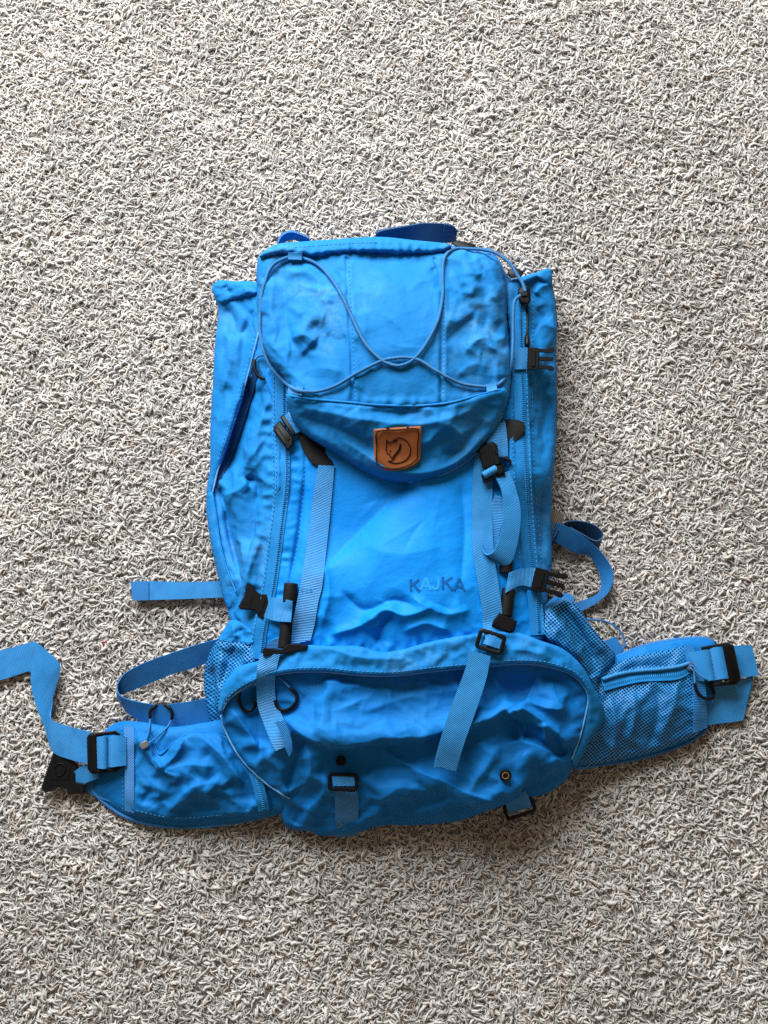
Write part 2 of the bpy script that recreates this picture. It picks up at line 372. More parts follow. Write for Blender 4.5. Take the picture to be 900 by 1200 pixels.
def stamp(pts_xy, z, w):            # tell the height field that something lies here
    P = np.asarray(pts_xy, float); m = w + 2
    i0, i1 = np.clip([int((P[:, 0].min() - m - GX0) / STEP), int((P[:, 0].max() + m - GX0) / STEP) + 2], 0, len(gx))
    j0, j1 = np.clip([int((P[:, 1].min() - m - GY0) / STEP), int((P[:, 1].max() + m - GY0) / STEP) + 2], 0, len(gy))
    if i1 <= i0 or j1 <= j0: return
    X, Y = np.meshgrid(gx[i0:i1], gy[j0:j1]); d, T, _, _, _ = seg_dist(X, Y, P)
    zz = np.interp(T, np.linspace(0, 1, len(P)), z); h = H[j0:j1, i0:i1]; k = d < w; h[k] = np.maximum(h, zz)[k]
def ribbon(name, Lp, Rp, mat, parent, thick=1.5, lift=1.6, m=6, stiff=3.0, update=True, wav=0.0, mb=None):
    A = catmull(Lp, 3); B = catmull(Rp, 3); n = max(len(A), len(B), 4); A = resample(A, n); B = resample(B, n)
    w = np.linspace(0, 1, m + 1); G = A[:, None, :] * (1 - w)[None, :, None] + B[:, None, :] * w[None, :, None]
    if A.shape[1] == 2:
        hs = gblur(H, stiff / STEP); z = np.maximum(Hs(G[..., 0], G[..., 1], hs), Hs(G[..., 0], G[..., 1]) - .002) + lift / 1000
        z = .5 * z + .5 * z.max(1, keepdims=True)
        k = np.pad(z, ((3, 3), (0, 0)), 'edge'); z = sum(k[i:i + n] for i in range(7)) / 7
    else: z = G[..., 2] / 1000
    if wav: z = z + wav / 1000 * gnoise(G[..., 0], G[..., 1], 17, 77)
    T = at(G[..., 0], G[..., 1], z)
    du = np.gradient(T, axis=0); dv = np.gradient(T, axis=1); N = np.cross(dv, du); N /= np.linalg.norm(N, axis=2, keepdims=True) + 1e-12
    Bt = T + N * thick / 1000 * (1 if N[..., 2].mean() < 0 else -1)
    Ls = np.r_[0, np.cumsum(np.linalg.norm(np.diff(T[:, m // 2], axis=0), axis=1))]; Wd = np.linalg.norm(T[0, 0] - T[0, -1]) * w
    uv = np.stack(np.broadcast_arrays(Ls[:, None], Wd[None, :]), -1).reshape(-1, 2)
    V = np.vstack([T.reshape(-1, 3), Bt.reshape(-1, 3)]); c = m + 1; o = n * c; F = []
    for i in range(n - 1):
        for j in range(m):
            a, b, d, e = i*c+j, i*c+j+1, (i+1)*c+j+1, (i+1)*c+j
            F += [(a, b, d, e), (o+a, o+e, o+d, o+b)]
        a, e = i*c, (i+1)*c; F.append((a, e, o+e, o+a)); a, e = i*c+m, (i+1)*c+m; F.append((e, a, o+a, o+e))
    for j in range(m):
        F.append((j+1, j, o+j, o+j+1)); k = (n-1)*c+j; F.append((k, k+1, o+k+1, o+k))
    if update: stamp(((A + B) / 2)[:, :2], z.mean(1), np.linalg.norm((A - B)[:, :2], axis=1).mean() / 2)
    if mb is not None: mb.add(V, F, np.vstack([uv, uv])); return None
    return MB().add(V, F, np.vstack([uv, uv])).build(name, mat, parent, True, 50)
def strip(name, Cp, w, mat, parent, **k):
    P = catmull([p[:2] for p in Cp], 5); t = np.gradient(P, axis=0); t /= np.linalg.norm(t, axis=1, keepdims=True) + 1e-9
    nr = np.stack([t[:, 1], -t[:, 0]], 1); ww = np.interp(np.linspace(0, 1, len(P)), np.linspace(0, 1, len(w)), w)[:, None] if hasattr(w, '__len__') else w
    A, B = P + nr * ww / 2, P - nr * ww / 2
    if len(Cp[0]) == 3:
        z = catmull(Cp, 5)[:, 2:3]; A = np.hstack([A, z]); B = np.hstack([B, z])
    return ribbon(name, A.tolist(), B.tolist(), mat, parent, **k)
def tube(name, pts, r, mat, parent, closed=False, sides=8, lift=0.0, flat=1.0, mb=None, update=False, spacing=2.5, taper=None, zmin=None):
    P = catmull(pts, spacing, closed)
    if P.shape[1] == 2:
        z = Hs(P[:, 0], P[:, 1], None if mb is not None else gblur(H, 1)) + (r * .7 + lift) / 1000
        if zmin is not None: z = np.maximum(z, zmin / 1000)
        for _ in range(2):
            k = np.r_[z[:1], z[:1], z, z[-1:], z[-1:]]; z = np.maximum(z, sum(k[i:i + len(z)] for i in range(5)) / 5)
    else: z = P[:, 2] / 1000
    W = at(P[:, 0], P[:, 1], z); n = len(W)
    t = np.gradient(W, axis=0) if not closed else np.roll(W, -1, 0) - np.roll(W, 1, 0); t /= np.linalg.norm(t, axis=1, keepdims=True) + 1e-12
    up = np.array((0, 0, 1.0)); s = np.cross(t, up); s /= np.linalg.norm(s, axis=1, keepdims=True) + 1e-9; u = np.cross(s, t)
    th = np.arange(sides) / sides * 2 * pi; rr = (r / 1000) * (np.ones(n) if taper is None else np.interp(np.linspace(0, 1, n), np.linspace(0, 1, len(taper)), taper))
    V = W[:, None] + rr[:, None, None] * (np.cos(th)[None, :, None] * s[:, None] + flat * np.sin(th)[None, :, None] * u[:, None])
    Ls = np.r_[0, np.cumsum(np.linalg.norm(np.diff(W, axis=0), axis=1))]
    uv = np.stack(np.broadcast_arrays(Ls[:, None], (th * r / 1000)[None]), -1).reshape(-1, 2); F = []
    for i in range(n if closed else n - 1):
        for j in range(sides):
            a, b = i*sides+j, i*sides+(j+1) % sides; c, d = ((i+1) % n)*sides+(j+1) % sides, ((i+1) % n)*sides+j; F.append((a, d, c, b))
    if not closed: F += [tuple(range(sides)), tuple((n-1)*sides+j for j in reversed(range(sides)))]
    if update: stamp(P[:, :2], z + r / 1000 * .7, max(r / 1000 / PX, 1.6))
    if mb is not None: mb.add(V.reshape(-1, 3), F, uv); return None
    return MB().add(V.reshape(-1, 3), F, uv).build(name, mat, parent)
def offset(P, d):
    P = np.asarray(P, float); a = np.roll(P, 1, 0); b = np.roll(P, -1, 0); e1 = P - a; e2 = b - P
    n1 = np.stack([e1[:, 1], -e1[:, 0]], 1); n1 /= np.linalg.norm(n1, axis=1, keepdims=True) + 1e-9
    n2 = np.stack([e2[:, 1], -e2[:, 0]], 1); n2 /= np.linalg.norm(n2, axis=1, keepdims=True) + 1e-9
    n = n1 + n2; n /= np.maximum((n * n).sum(1, keepdims=True) / 2, .35)
    area2 = (P[:, 0] * b[:, 1] - b[:, 0] * P[:, 1]).sum()
    return P + n * d * (1 if area2 > 0 else -1)          # d > 0 grows
def plate(mb, poly, z, h, ch=1.0, hole=None, tilt=(0, 0)):
    """flat piece with chamfered edges; poly in pixels, z (base) and h (height) in mm"""
    P = np.asarray(poly, float); c = P.mean(0)
    if (P[:, 0] * np.roll(P[:, 1], -1) - np.roll(P[:, 0], -1) * P[:, 1]).sum() > 0: P = P[::-1]
    n = len(P); T = lambda Q, zz: at(Q[:, 0], Q[:, 1], (zz + (Q[:, 0] - c[0]) * tilt[0] + (Q[:, 1] - c[1]) * tilt[1]) / 1000)
    k = ch / 1.1
    rings = [T(offset(P, -k * .5), np.full(n, z)), T(P, np.full(n, z + ch)), T(P, np.full(n, z + h - ch)), T(offset(P, -k), np.full(n, z + h))]
    V = np.vstack(rings); F = [tuple(range(n))[::-1], tuple(3*n+i for i in range(n))]
    for r in range(3):
        for i in range(n):
            j = (i+1) % n; F.append((r*n+i, r*n+j, (r+1)*n+j, (r+1)*n+i))
    mb.add(V, F)
    stamp(np.vstack([P, P[:1]]), np.full(n + 1, (z + h) / 1000), 1.5)
def ring(mb, poly, z, bw, h, ch=.8, zs=None):
    """closed frame: bars of width bw px and height h mm along poly"""
    P = np.asarray(poly, float); n = len(P); zz = np.full(n, float(z)) if zs is None else np.asarray(zs, float)
    prof = [(-.5, .25), (-.5, .75), (-.25, 1), (.25, 1), (.5, .75), (.5, .25), (.25, 0), (-.25, 0)]
    V = np.vstack([at(*(offset(P, a * bw).T), (zz + b * h) / 1000) for a, b in prof]); F = []
    for r in range(8):
        for i in range(n):
            j = (i+1) % n; s = (r+1) % 8; F.append((r*n+i, r*n+j, s*n+j, s*n+i))
    mb.add(V, F)
def rrect(cx, cy, w, h, ang=0, r=2.0, k=3):
    pts = []
    for sx, sy, a0 in ((1, 1, 0), (-1, 1, 90), (-1, -1, 180), (1, -1, 270)):
        for i in range(k + 1):
            a = radians(a0 + 90 * i / k); pts.append((sx * (w/2 - r) + r * math.cos(a), sy * (h/2 - r) + r * math.sin(a)))
    return local(pts, cx, cy, ang)
def local(pts, cx, cy, ang):
    c, s = math.cos(radians(ang)), math.sin(radians(ang))
    return [(cx + x * c - y * s, cy + x * s + y * c) for x, y in pts]
def hz(x, y, add=0.0): return float(Hs(x, y)) * 1000 + add
def stitches(path, parent, dash=3.2, gap=2.0, w=.34, mat='thread'):
    P = catmull(path, 1.0); d = np.r_[0, np.cumsum(np.linalg.norm(np.diff(P, axis=0), axis=1))]; mb = MB(); t = 0
    while t + dash < d[-1]:
        q = [(np.interp(s, d, P[:, 0]), np.interp(s, d, P[:, 1])) for s in (t, t + dash / 2, t + dash)]
        tube('', q, w, None, None, sides=4, mb=mb, lift=.15, spacing=2); t += dash + gap
    o = mb.build('stitching', M[mat], parent); o['kind'] = 'stuff'; return o
def zipteeth(path, parent, pitch=2.2, half=1.9, w=.48, lift=.45):
    P = catmull(path, 1.0); d = np.r_[0, np.cumsum(np.linalg.norm(np.diff(P, axis=0), axis=1))]; mb = MB()
    tn = np.gradient(P, axis=0); t = 1
    while t < d[-1] - 1:
        x, y = np.interp(t, d, P[:, 0]), np.interp(t, d, P[:, 1]); tx, ty = np.interp(t, d, tn[:, 0]), np.interp(t, d, tn[:, 1]); l = math.hypot(tx, ty); nx, ny = -ty / l, tx / l
        tube('', [(x - nx * half, y - ny * half), (x, y), (x + nx * half, y + ny * half)], w, None, None, sides=4, mb=mb, lift=lift, spacing=4); t += pitch
    o = mb.build('zipper_teeth', M['teeth'], parent); o['kind'] = 'stuff'; return o
def empty(name, parent=None):
    o = bpy.data.objects.new(name, None); C.objects.link(o); o.empty_display_size = .02
    if parent is not None: o.parent = parent
    return o
def male_buckle(name, parent, cx, cy, ang, L, W, z, label=None):
    """three-pronged half of a side release buckle, prongs towards +a"""
    mb = MB(); lo = lambda p: local([(a * L, b * W) for a, b in p], cx, cy, ang)
    plate(mb, lo([(-.5, -.5), (-.12, -.5), (-.06, -.42), (-.06, .42), (-.12, .5), (-.5, .5)]), z, 5.5, 1.0)
    plate(mb, lo([(-.34, -.36), (-.2, -.36), (-.2, .36), (-.34, .36)]), z + 5.2, 1.6, .6)
    plate(mb, lo([(-.08, -.11), (.42, -.09), (.46, 0), (.42, .09), (-.08, .11)]), z + 1, 3.6, .8)
    for s in (-1, 1):
        plate(mb, lo([(-.08, .46*s), (.2, .46*s), (.34, .54*s), (.46, .52*s), (.5, .40*s), (.42, .30*s), (.25, .28*s), (-.08, .28*s)]), z + .6, 4.4, .8)
    return mb.build(name, M['black'], parent, True, 30)
def female_buckle(name, parent, cx, cy, ang, L, W, z):
    mb = MB(); lo = lambda p: local([(a * L, b * W) for a, b in p], cx, cy, ang)
    plate(mb, lo([(-.5, -.40), (-.36, -.44), (-.2, -.34), (.05, -.34), (.22, -.5), (.42, -.52), (.5, -.44), (.5, -.30), (.40, -.14), (.40, .14), (.5, .30), (.5, .44), (.42, .52), (.22, .5), (.05, .34), (-.2, .34), (-.36, .44), (-.5, .40)]), z, 7, 1.2)
    plate(mb, lo([(-.42, -.32), (-.34, -.32), (-.34, .32), (-.42, .32)]), z + 6.6, 1.2, .5)
    return mb.build(name, M['black'], parent, True, 30)
def ladder(name, parent, cx, cy, w, h, ang, z, bw=4.5, bar=0.0, hh=4.0):
    """ladder lock: rounded frame with a cross bar"""
    mb = MB(); ring(mb, rrect(cx, cy, w - bw, h - bw, ang, 3), z, bw, hh)
    plate(mb, local([(bar - 2, -h/2 + 2), (bar + 2, -h/2 + 2), (bar + 2, h/2 - 2), (bar - 2, h/2 - 2)], cx, cy, ang), z - .5, 3.2, .7)
    return mb.build(name, M['black'], parent, True, 40)

# ================================================================== the rug
def carpet():
    me = bpy.data.meshes.new('carpet'); s = 3.0; n = 24; g = np.linspace(-s, s, n + 1)
    V = [(x, y, .0040) for y in g for x in g]; F = [(j*(n+1)+i, j*(n+1)+i+1, (j+1)*(n+1)+i+1, (j+1)*(n+1)+i) for j in range(n) for i in range(n)]
    me.from_pydata(V, [], F)
    m, nt, N, L, p = newmat('carpet_backing'); oc = nd(nt, 'ShaderNodeTexCoord').outputs['Object']
    a = nd(nt, 'ShaderNodeTexNoise', i_Scale=160.0, i_Detail=5.0, i_Distortion=1.5); L.new(oc, a.inputs['Vector'])
    L.new(mixc(nt, ramp(nt, a.outputs[0], .3, .7), (.32, .295, .265, 1), (.48, .455, .42, 1)), p.inputs['Base Color']); p.inputs['Roughness'].default_value = .95
    b = nd(nt, 'ShaderNodeBump', i_Strength=1.0, i_Distance=.01); L.new(a.outputs[0], b.inputs['Height']); L.new(b.outputs[0], p.inputs['Normal'])
    o = link('carpet', me, m, None); o['kind'] = 'structure'; o['label'] = 'shaggy grey and beige carpet under the backpack'; o['category'] = 'carpet'
    return o
carpet()
def pile():
    rng = np.random.default_rng(7)
    def roots(x0, x1, y0, y1, per):
        n = int((x1 - x0) * (y1 - y0) * per); k = int(math.sqrt(n)); 
        sx = (x1 - x0) / max(1, round((x1 - x0) * math.sqrt(per))); sy = (y1 - y0) / max(1, round((y1 - y0) * math.sqrt(per)))
        X, Y = np.meshgrid(np.arange(x0, x1, sx), np.arange(y0, y1, sy)); X = X + rng.uniform(-.8, .8, X.shape) * sx; Y = Y + rng.uniform(-.8, .8, Y.shape) * sy
        return np.stack([X.ravel(), Y.ravel()], 1)
    IN = (-.57, .57, -.64, .745)
    a = roots(*IN, 79000); b = roots(-1.05, 1.05, -1.1, 1.35, 8500)
    b = b[~((b[:, 0] > IN[0]) & (b[:, 0] < IN[1]) & (b[:, 1] > IN[2]) & (b[:, 1] < IN[3]))]
    R = np.vstack([a, b]); big = np.r_[np.ones(len(a)), np.full(len(b), 1.8)]
    # leave out what the pack covers
    pk = at(*np.array([(318,330),(590,330),(630,360),(625,640),(640,730),(665,800),(650,860),(600,905),(480,935),(380,945),(330,920),(285,850),(285,760),(290,680),(275,600),(285,460)], float).T, .012)[:, :2]
    keep = ~inside(R[:, 0], R[:, 1], pk); R = R[keep]; big = big[keep]; n = len(R)
    x, y = R.T
    ang = 2.6 * gnoise(x, y, .035, 3) * pi + 1.2 * gnoise(x, y, .011, 8) * pi + rng.normal(0, .75, n)
    ln = rng.uniform(.0080, .0170, n) * np.where(big > 1, 1.6, 1); rad = np.clip(.00108 * np.exp(rng.normal(0, .40, n)), .0006, .0026) * big
    curl = rng.normal(0, 1.7, n); clump = gnoise(x, y, .02, 15)
    h0 = rng.uniform(.0035, .006, n); hp = np.clip(.0078 + .0016 * clump + .0014 * gnoise(x, y, .045, 19) + rng.normal(0, .0013, n), .004, .0125)
    tip = hp + rng.normal(-.0012, .0017, n)
    S = np.array([0, .33, .68, 1.0]); K = len(S); P = np.zeros((n, K, 3))
    pos = R.copy(); P[:, 0, :2] = pos; P[:, 0, 2] = h0
    for k in range(1, K):
        a_ = ang + curl * (S[k] + S[k-1]) * .5; d = (S[k] - S[k-1]) * ln
        pos = pos + np.stack([np.cos(a_), np.sin(a_)], 1) * d[:, None]; P[:, k, :2] = pos
    P[:, 1, 2] = h0 + (hp - h0) * .75; P[:, 2, 2] = hp; P[:, 3, 2] = np.clip(tip, .001, .0165)
    t = np.gradient(P, axis=1); t /= np.linalg.norm(t, axis=2, keepdims=True)
    s = np.cross(t, (0, 0, 1.0)); s /= np.linalg.norm(s, axis=2, keepdims=True) + 1e-9; u = np.cross(s, t)
    prof = np.array([.8, 1.0, .95, .35]); tw = rng.normal(pi / 2, .5, n)[:, None] + S[None] * rng.normal(0, .8, n)[:, None]
    V = np.zeros((n, K, 3, 3))
    for j in range(3):
        th = tw + j * 2 * pi / 3
        V[:, :, j] = P + (rad[:, None] * prof)[..., None] * (np.cos(th)[..., None] * s * 1.25 + np.sin(th)[..., None] * u * .7)
    V[..., 2] = np.maximum(V[..., 2], .0003)
    base = (np.arange(n) * K * 3)[:, None]; q = []
    for k in range(K - 1):
        for j in range(3):
            q.append([k*3+j, (k+1)*3+j, (k+1)*3+(j+1) % 3, k*3+(j+1) % 3])
    Q = (base[:, :, None] + np.array(q)[None]).reshape(-1, 4)
    nl = Q.size; me = bpy.data.meshes.new('carpet_pile'); me.vertices.add(n * K * 3); me.vertices.foreach_set('co', V.astype(np.float32).ravel())
    me.loops.add(nl); me.loops.foreach_set('vertex_index', Q.ravel().astype(np.int32))
    me.polygons.add(len(Q)); me.polygons.foreach_set('loop_start', (np.arange(len(Q)) * 4).astype(np.int32))
    me.update(calc_edges=True)
    pal = np.array([(.70, .68, .65), (.64, .62, .59), (.57, .55, .52), (.66, .61, .55), (.49, .46, .43)])
    pick = rng.choice(5, n, p=[.36, .28, .16, .15, .05]); col = pal[pick] * rng.uniform(.86, 1.12, (n, 1)) * (1 + .10 * gnoise(x, y, .09, 31) + .14 * gnoise(x, y, .028, 37) + .10 * gnoise(x, y, .2, 41))[:, None]
    ca = me.color_attributes.new('Col', 'FLOAT_COLOR', 'POINT'); cc = np.ones((n * K * 3, 4), np.float32); cc[:, :3] = np.repeat(col, K * 3, 0); ca.data.foreach_set('color', cc.ravel())
    m, nt, N, L, p = newmat('carpet_yarn'); at_ = nd(nt, 'ShaderNodeAttribute', attribute_name='Col')
    oc = nd(nt, 'ShaderNodeTexCoord').outputs['Object']; nz = nd(nt, 'ShaderNodeTexNoise', i_Scale=1500.0, i_Detail=2.0); L.new(oc, nz.inputs['Vector'])
    L.new(mixc(nt, .35, at_.outputs['Color'], nz.outputs['Fac'], 'OVERLAY'), p.inputs['Base Color'])
    p.inputs['Roughness'].default_value = .85; p.inputs['Specular IOR Level'].default_value = .2
    b = nd(nt, 'ShaderNodeBump', i_Strength=.5, i_Distance=.0008); L.new(nz.outputs['Fac'], b.inputs['Height']); L.new(b.outputs[0], p.inputs['Normal'])
    tl = nd(nt, 'ShaderNodeBsdfTranslucent'); L.new(at_.outputs['Color'], tl.inputs['Color']); mx = nd(nt, 'ShaderNodeMixShader'); mx.inputs[0].default_value = .36
    L.new(p.outputs[0], mx.inputs[1]); L.new(tl.outputs[0], mx.inputs[2]); L.new(mx.outputs[0], N['Material Output'].inputs[0])
    o = link('carpet_pile', me, m, None); o['kind'] = 'stuff'; o['label'] = 'short curled grey and cream yarn pile of the carpet'; o['category'] = 'carpet pile'
    print('strands', n)
pile()
rt = tube('red_thread', [(120.5, 757, 15), (122.5, 753, 16.5), (125, 750.5, 17), (127.5, 750, 16)], .8, M['red'], None)
rt['label'] = 'tiny red thread caught in the carpet, left of the backpack'; rt['category'] = 'thread'

# ================================================================== the backpack
pack = empty('backpack'); pack.location = (0, 0, 0)
pack['label'] = 'blue hiking backpack with a leather badge lying flat on the carpet'; pack['category'] = 'backpack'

# ---- straps that come out from under the pack and lie on the rug
ribbon('shoulder_strap_end', [(153, 682, 17.5), (176, 681, 18), (215, 682, 19), (262, 681, 22), (285, 681, 26)], [(155, 703, 17.5), (176, 703, 18), (215, 702, 19), (262, 700, 22), (285, 700, 26)], M['web'], pack)
ribbon('strap_hem', [(153, 681.5, 19.5), (164, 681, 19.8), (174, 681, 20)], [(155, 703.5, 19.5), (165, 703.5, 19.8), (174, 703.3, 20)], M['web2'], pack)
# left loop of webbing on the rug
ribbon('stabilizer_strap', [(260, 747, 40), (225, 757, 34), (198, 766, 30), (168, 777, 28), (146, 789, 27), (137.5, 800, 27), (136.5, 808, 27), (141, 816, 27), (158, 822, 26), (185, 826, 24), (210, 824, 24), (238, 819, 28), (262, 812, 32)],
       [(255, 772, 24), (225, 783, 20), (198, 791, 17), (172, 802, 14), (151, 810, 13), (139, 814, 13), (136, 812, 12), (138, 820, 13), (150, 836, 14), (170, 847, 14), (195, 852.5, 15), (240, 847, 18), (262, 842, 24)], M['web2'], pack, thick=1.4)
# right loop of webbing on the rug
ribbon('load_strap', [(647, 634, 30), (662, 613, 34), (680, 611, 36), (697, 616, 36), (706, 625, 36), (704, 631, 36), (697, 633, 35), (684, 626, 34), (668, 617, 34)],
       [(647, 640, 18), (661, 621, 18), (678, 626, 17), (694, 635, 17), (701, 641, 17), (700, 645, 17), (694, 645, 17), (680, 638, 17), (664, 628, 18)], M['navy'], pack, thick=1.4)
ribbon('load_strap_tail', [(650, 612, 34), (664, 617, 36), (684, 629, 34), (703, 646, 30), (716, 665, 27), (718.5, 679, 26), (713, 694, 22), (700, 706, 18), (684, 715, 16), (672, 722, 16)],
       [(646, 633, 24), (656, 638, 24), (674, 648, 20), (689, 651, 18), (699, 664, 15), (704, 680, 14), (702, 694, 14), (692, 700, 14), (676, 706, 15), (664, 712, 18)], M['web2'], pack, thick=1.4)
ribbon('shoulder_pad_edge', [(640, 592, 26), (652, 598, 24), (661, 604, 20)], [(640, 634, 26), (650, 632, 24), (657, 622, 20)], M['greynet'], pack, thick=5)

# ---- main body filler (back panel and frame)
p = Patch([(312,306),(450,292),(578,306),(606,335),(640,345),(645,500),(640,660),(638,740),(670,800),(670,840),(650,870),(600,880),(490,880),(393,880),(345,880),(310,870),(280,850),(272,812),(290,750),(280,690),(290,500),(300,400)])
p.Z = 0.020 + .045 * np.sqrt(1 - (1 - np.clip(p.D / 60, 0, 1)) ** 2)
p.coarse(5).build('main_body', M['inner'], pack, inset=.03, update=False)

# ---- hip belt, left wing
belt_l = Patch([(106,905),(112,880),(121,858),(139,846),(165,846),(200,852),(245,846),(290,840),(345,900),(340,950),(326,954),(275,965),(220,970.5),(176,967),(147,958),(125,943),(106,928)],
    [(110,905,20),(130,860,26),(200,860,40),(250,860,50),(300,880,62),(320,945,38),(220,960,24),(150,945,22),(180,910,36),(260,920,44)]).rnd(14, 12)
o_bl = belt_l.crum(26, 2.0, 4).build('hip_belt_wing', M['belt'], pack, inset=.02); o_bl['label'] = 'left hip belt wing with a fabric pocket'
tube('piping', [(107,926),(125,943),(147,957),(176,966),(220,969.5),(275,964),(326,953)], 2.2, M['web2'], o_bl, lift=-1)
# pocket on it
pl = Patch([(146,858),(156,852),(175,858),(187,880),(200,872),(214,862),(232,857),(262,862),(286,892),(308,918),(318,950),(275,957),(220,962),(178,958),(150,950)],
    [(146,860,30),(150,945,28),(165,870,38),(187,884,40),(205,878,50),(235,862,52),(268,880,58),(300,915,56),(316,948,42),(240,955,34),(185,952,34),(200,915,52),(250,920,58)]).rnd(7, 9)
pl.folds([([(160,858),(168,880),(187,902),(184,884)], 6, 9, 3), ([(187,902),(205,885),(216,863)], 8, 12, 4, dict(t0=.05)), ([(188,905),(215,897),(250,900)], 5, 5, 14),
          ([(172,930),(180,905),(192,893)], 4, 4, 10), ([(232,862),(258,885),(285,920)], 6, 5, 10), ([(200,948),(222,925),(260,915)], 4, 4, 12), ([(165,945),(175,925),(178,905)], -4, 4, 6), ([(270,880),(290,915),(300,945)], -5, 4, 8)], .75, 1.15)
pl.creases(16, (160,870,300,950), 100, 55, seed=2); pl.crum(24, 1.0, 9).sim(.06, .06, seed=3).fine(.02)
o_pl = pl.build('belt_pocket', M['belt'], o_bl, depth=16)
ribbon('binding', [(145,851),(146,890),(146,950)], [(157,852),(157,890),(157,953)], M['web2'], o_bl, lift=2)
tube('piping', [(158,856),(175,860),(187,884),(200,874),(214,863),(234,858),(262,864),(284,892)], 1.0, M['belt'], o_bl, lift=.1)
stitches([(143,853),(143.5,900),(144,950)], o_bl)
stitches([(160,950),(200,958),(260,955),(312,945)], o_bl)
# zipper end by the pocket
strip('zipper', [(298,905),(304,925),(309,950)], 13, M['tape'], o_bl, lift=2.5)
zipteeth([(300,910),(305,928),(310,950)], o_bl)
# belt webbing (left)
ribbon('belt_webbing', [(90,904,14),(104,906,16),(125,909,19),(146,912,26)], [(93,921,14),(108,932,14),(126,939,16),(146,944,22)], M['web2'], pack)
ribbon('belt_strap', [(-70,771,18),(-30,764,18),(0,762,18),(24,756,19),(38,752,21),(41,752,24),(56,764,26),(70,778,24),(71,784,22),(66,805,20),(60,828,22),(59,843,27),(80,851,31),(103,857,33),(120,860,34)],
       [(-70,806,17),(-30,800,17),(0,797,17),(20,791,17),(32,787,17),(36,787,18),(36,790,22),(36,800,24),(38,812,24),(44,832,24),(52,852,24),(62,881,26),(82,890,30),(103,895,33),(120,897,34)], M['web'], pack, thick=1.5)
ribbon('belt_strap_fold', [(86,905,26),(96,898,28),(113,894,31)], [(90,923,22),(102,917,25),(116,912,29)], M['web'], pack)
mb = MB(); ring(mb, [(107,861),(135,858.5),(139,862),(141,897),(136,902),(109,905),(105,901),(104,865)], 36, 4.6, 4.0, zs=[36,32,31,31,32,36,36,36])
plate(mb, [(103,861),(113,860),(114,904),(105,905)], 35.5, 5.0, 1.2); mb.build('ladder_lock', M['black'], pack, True, 40)
ribbon('belt_strap_fold', [(112,864,38),(118,863,43),(124,863,43),(127,864,37)], [(113,900,38),(118,901,43),(124,901,43),(127,900,37)], M['web'], pack, thick=2)
ribbon('belt_strap_fold', [(126,864,37),(131,862,42),(139,862,42),(148,863,38)], [(126,899,37),(131,899,42),(139,898,42),(148,897,38)], M['web'], pack, thick=2)
mb = MB(); plate(mb, [(64,878),(74,880),(92,896),(88,916),(101,918.5),(99,929.5),(84,931),(79,924.5),(68,922.5),(53,929.5),(48,924),(54,905)], 17, 9, 1.8)
plate(mb, [(66,888),(84,897),(80,914),(60,914)], 25.4, 1.3, .6)
o = mb.build('belt_buckle', M['black'], pack, True, 35); o['label'] = 'black belt buckle half at the left end'
tube('emblem', [(66,906,27.4),(64,900,27.4),(68,895,27.4),(75,896,27.4),(77,902,27.4),(73,908,27.4),(66,910,27.4)], .6, M['black'], o)
# zipper pull with black loop (left pocket)
tube('zipper_pull', [(176,842),(176,834),(181,828),(189,825.5),(197,828),(201.5,834),(201.5,843)], 2.0, M['black'], o_bl, lift=4)
tube('pull_cord', [(176,842),(175,852),(173,862),(170,872)], 1.2, M['cord'], o_bl, lift=4)
tube('pull_cord', [(201.5,843),(196,852),(186,862),(172,873)], 1.2, M['cord'], o_bl, lift=4)
mb = MB(); plate(mb, rrect(169, 873, 11, 8, -30, 3), hz(169, 873, 1), 4.5, 1.2); mb.build('zipper_slider', M['steel'], o_bl, True, 40)

# ---- hip belt, right wing
belt_r = Patch([(690,790),(721,770),(755,757),(790,750),(825,748),(840,754),(846,775),(842,800),(830,850),(802,873),(755,888),(712,896),(672,901),(660,880),(670,830)],
    [(690,795,50),(721,775,40),(790,756,30),(836,760,24),(836,840,20),(800,868,20),(755,884,22),(700,892,32),(670,880,50),(740,830,40),(800,810,36)]).rnd(12, 12).crum(26, 1.5, 14)
o_br = belt_r.build('hip_belt_wing', M['belt'], pack, inset=.02); o_br['label'] = 'right hip belt wing with a mesh pocket'
tube('piping', [(722,770),(755,757),(790,750),(825,748),(838,753)], 2.2, M['web2'], o_br, lift=-1)
tube('piping', [(672,900),(712,895),(755,887),(802,872),(828,856)], 2.4, M['web2'], o_br, lift=-1)
ml = Patch([(692,800),(716,780),(745,768),(785,761),(806,758),(811,790),(816,800),(820,858),(800,868),(770,880),(724,891),(678,895),(682,860)],
    [(692,802,52),(745,772,44),(804,762,36),(815,800,40),(818,855,32),(770,876,32),(724,888,36),(682,890,48),(740,840,56),(780,830,52),(710,850,60)]).rnd(6, 8)
ml.folds([([(742,806),(745,840),(735,880)], 5, 6, 6), ([(770,800),(772,840),(760,878)], -4, 5, 7), ([(715,815),(722,850),(718,888)], 6, 7, 5), ([(795,798),(790,830),(770,872)], 4, 6, 8), ([(700,850),(712,870),(722,889)], 5, 4, 6), ([(725,786),(755,780),(785,780)], -3, 4, 4), ([(690,880),(700,850),(705,830)], 4, 5, 5)], .55).crum(22, .6, 19).sim(.045, .03, seed=11)
back = copy.copy(ml); back.Z = ml.Z - .004
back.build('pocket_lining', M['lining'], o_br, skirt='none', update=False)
ml.build('mesh_pocket', M['beltmesh'], o_br, depth=14)
zp = [(706,802),(725,797),(750,792),(775,790),(795,788),(808,782)]
strip('zipper', zp, [16, 15, 14, 15, 16, 13], M['tape'], o_br, lift=3, m=8)
tube('zipper_lip', [(706,796),(725,790),(750,786),(775,784),(795,781),(808,777)], 2.4, M['web'], o_br, lift=1)
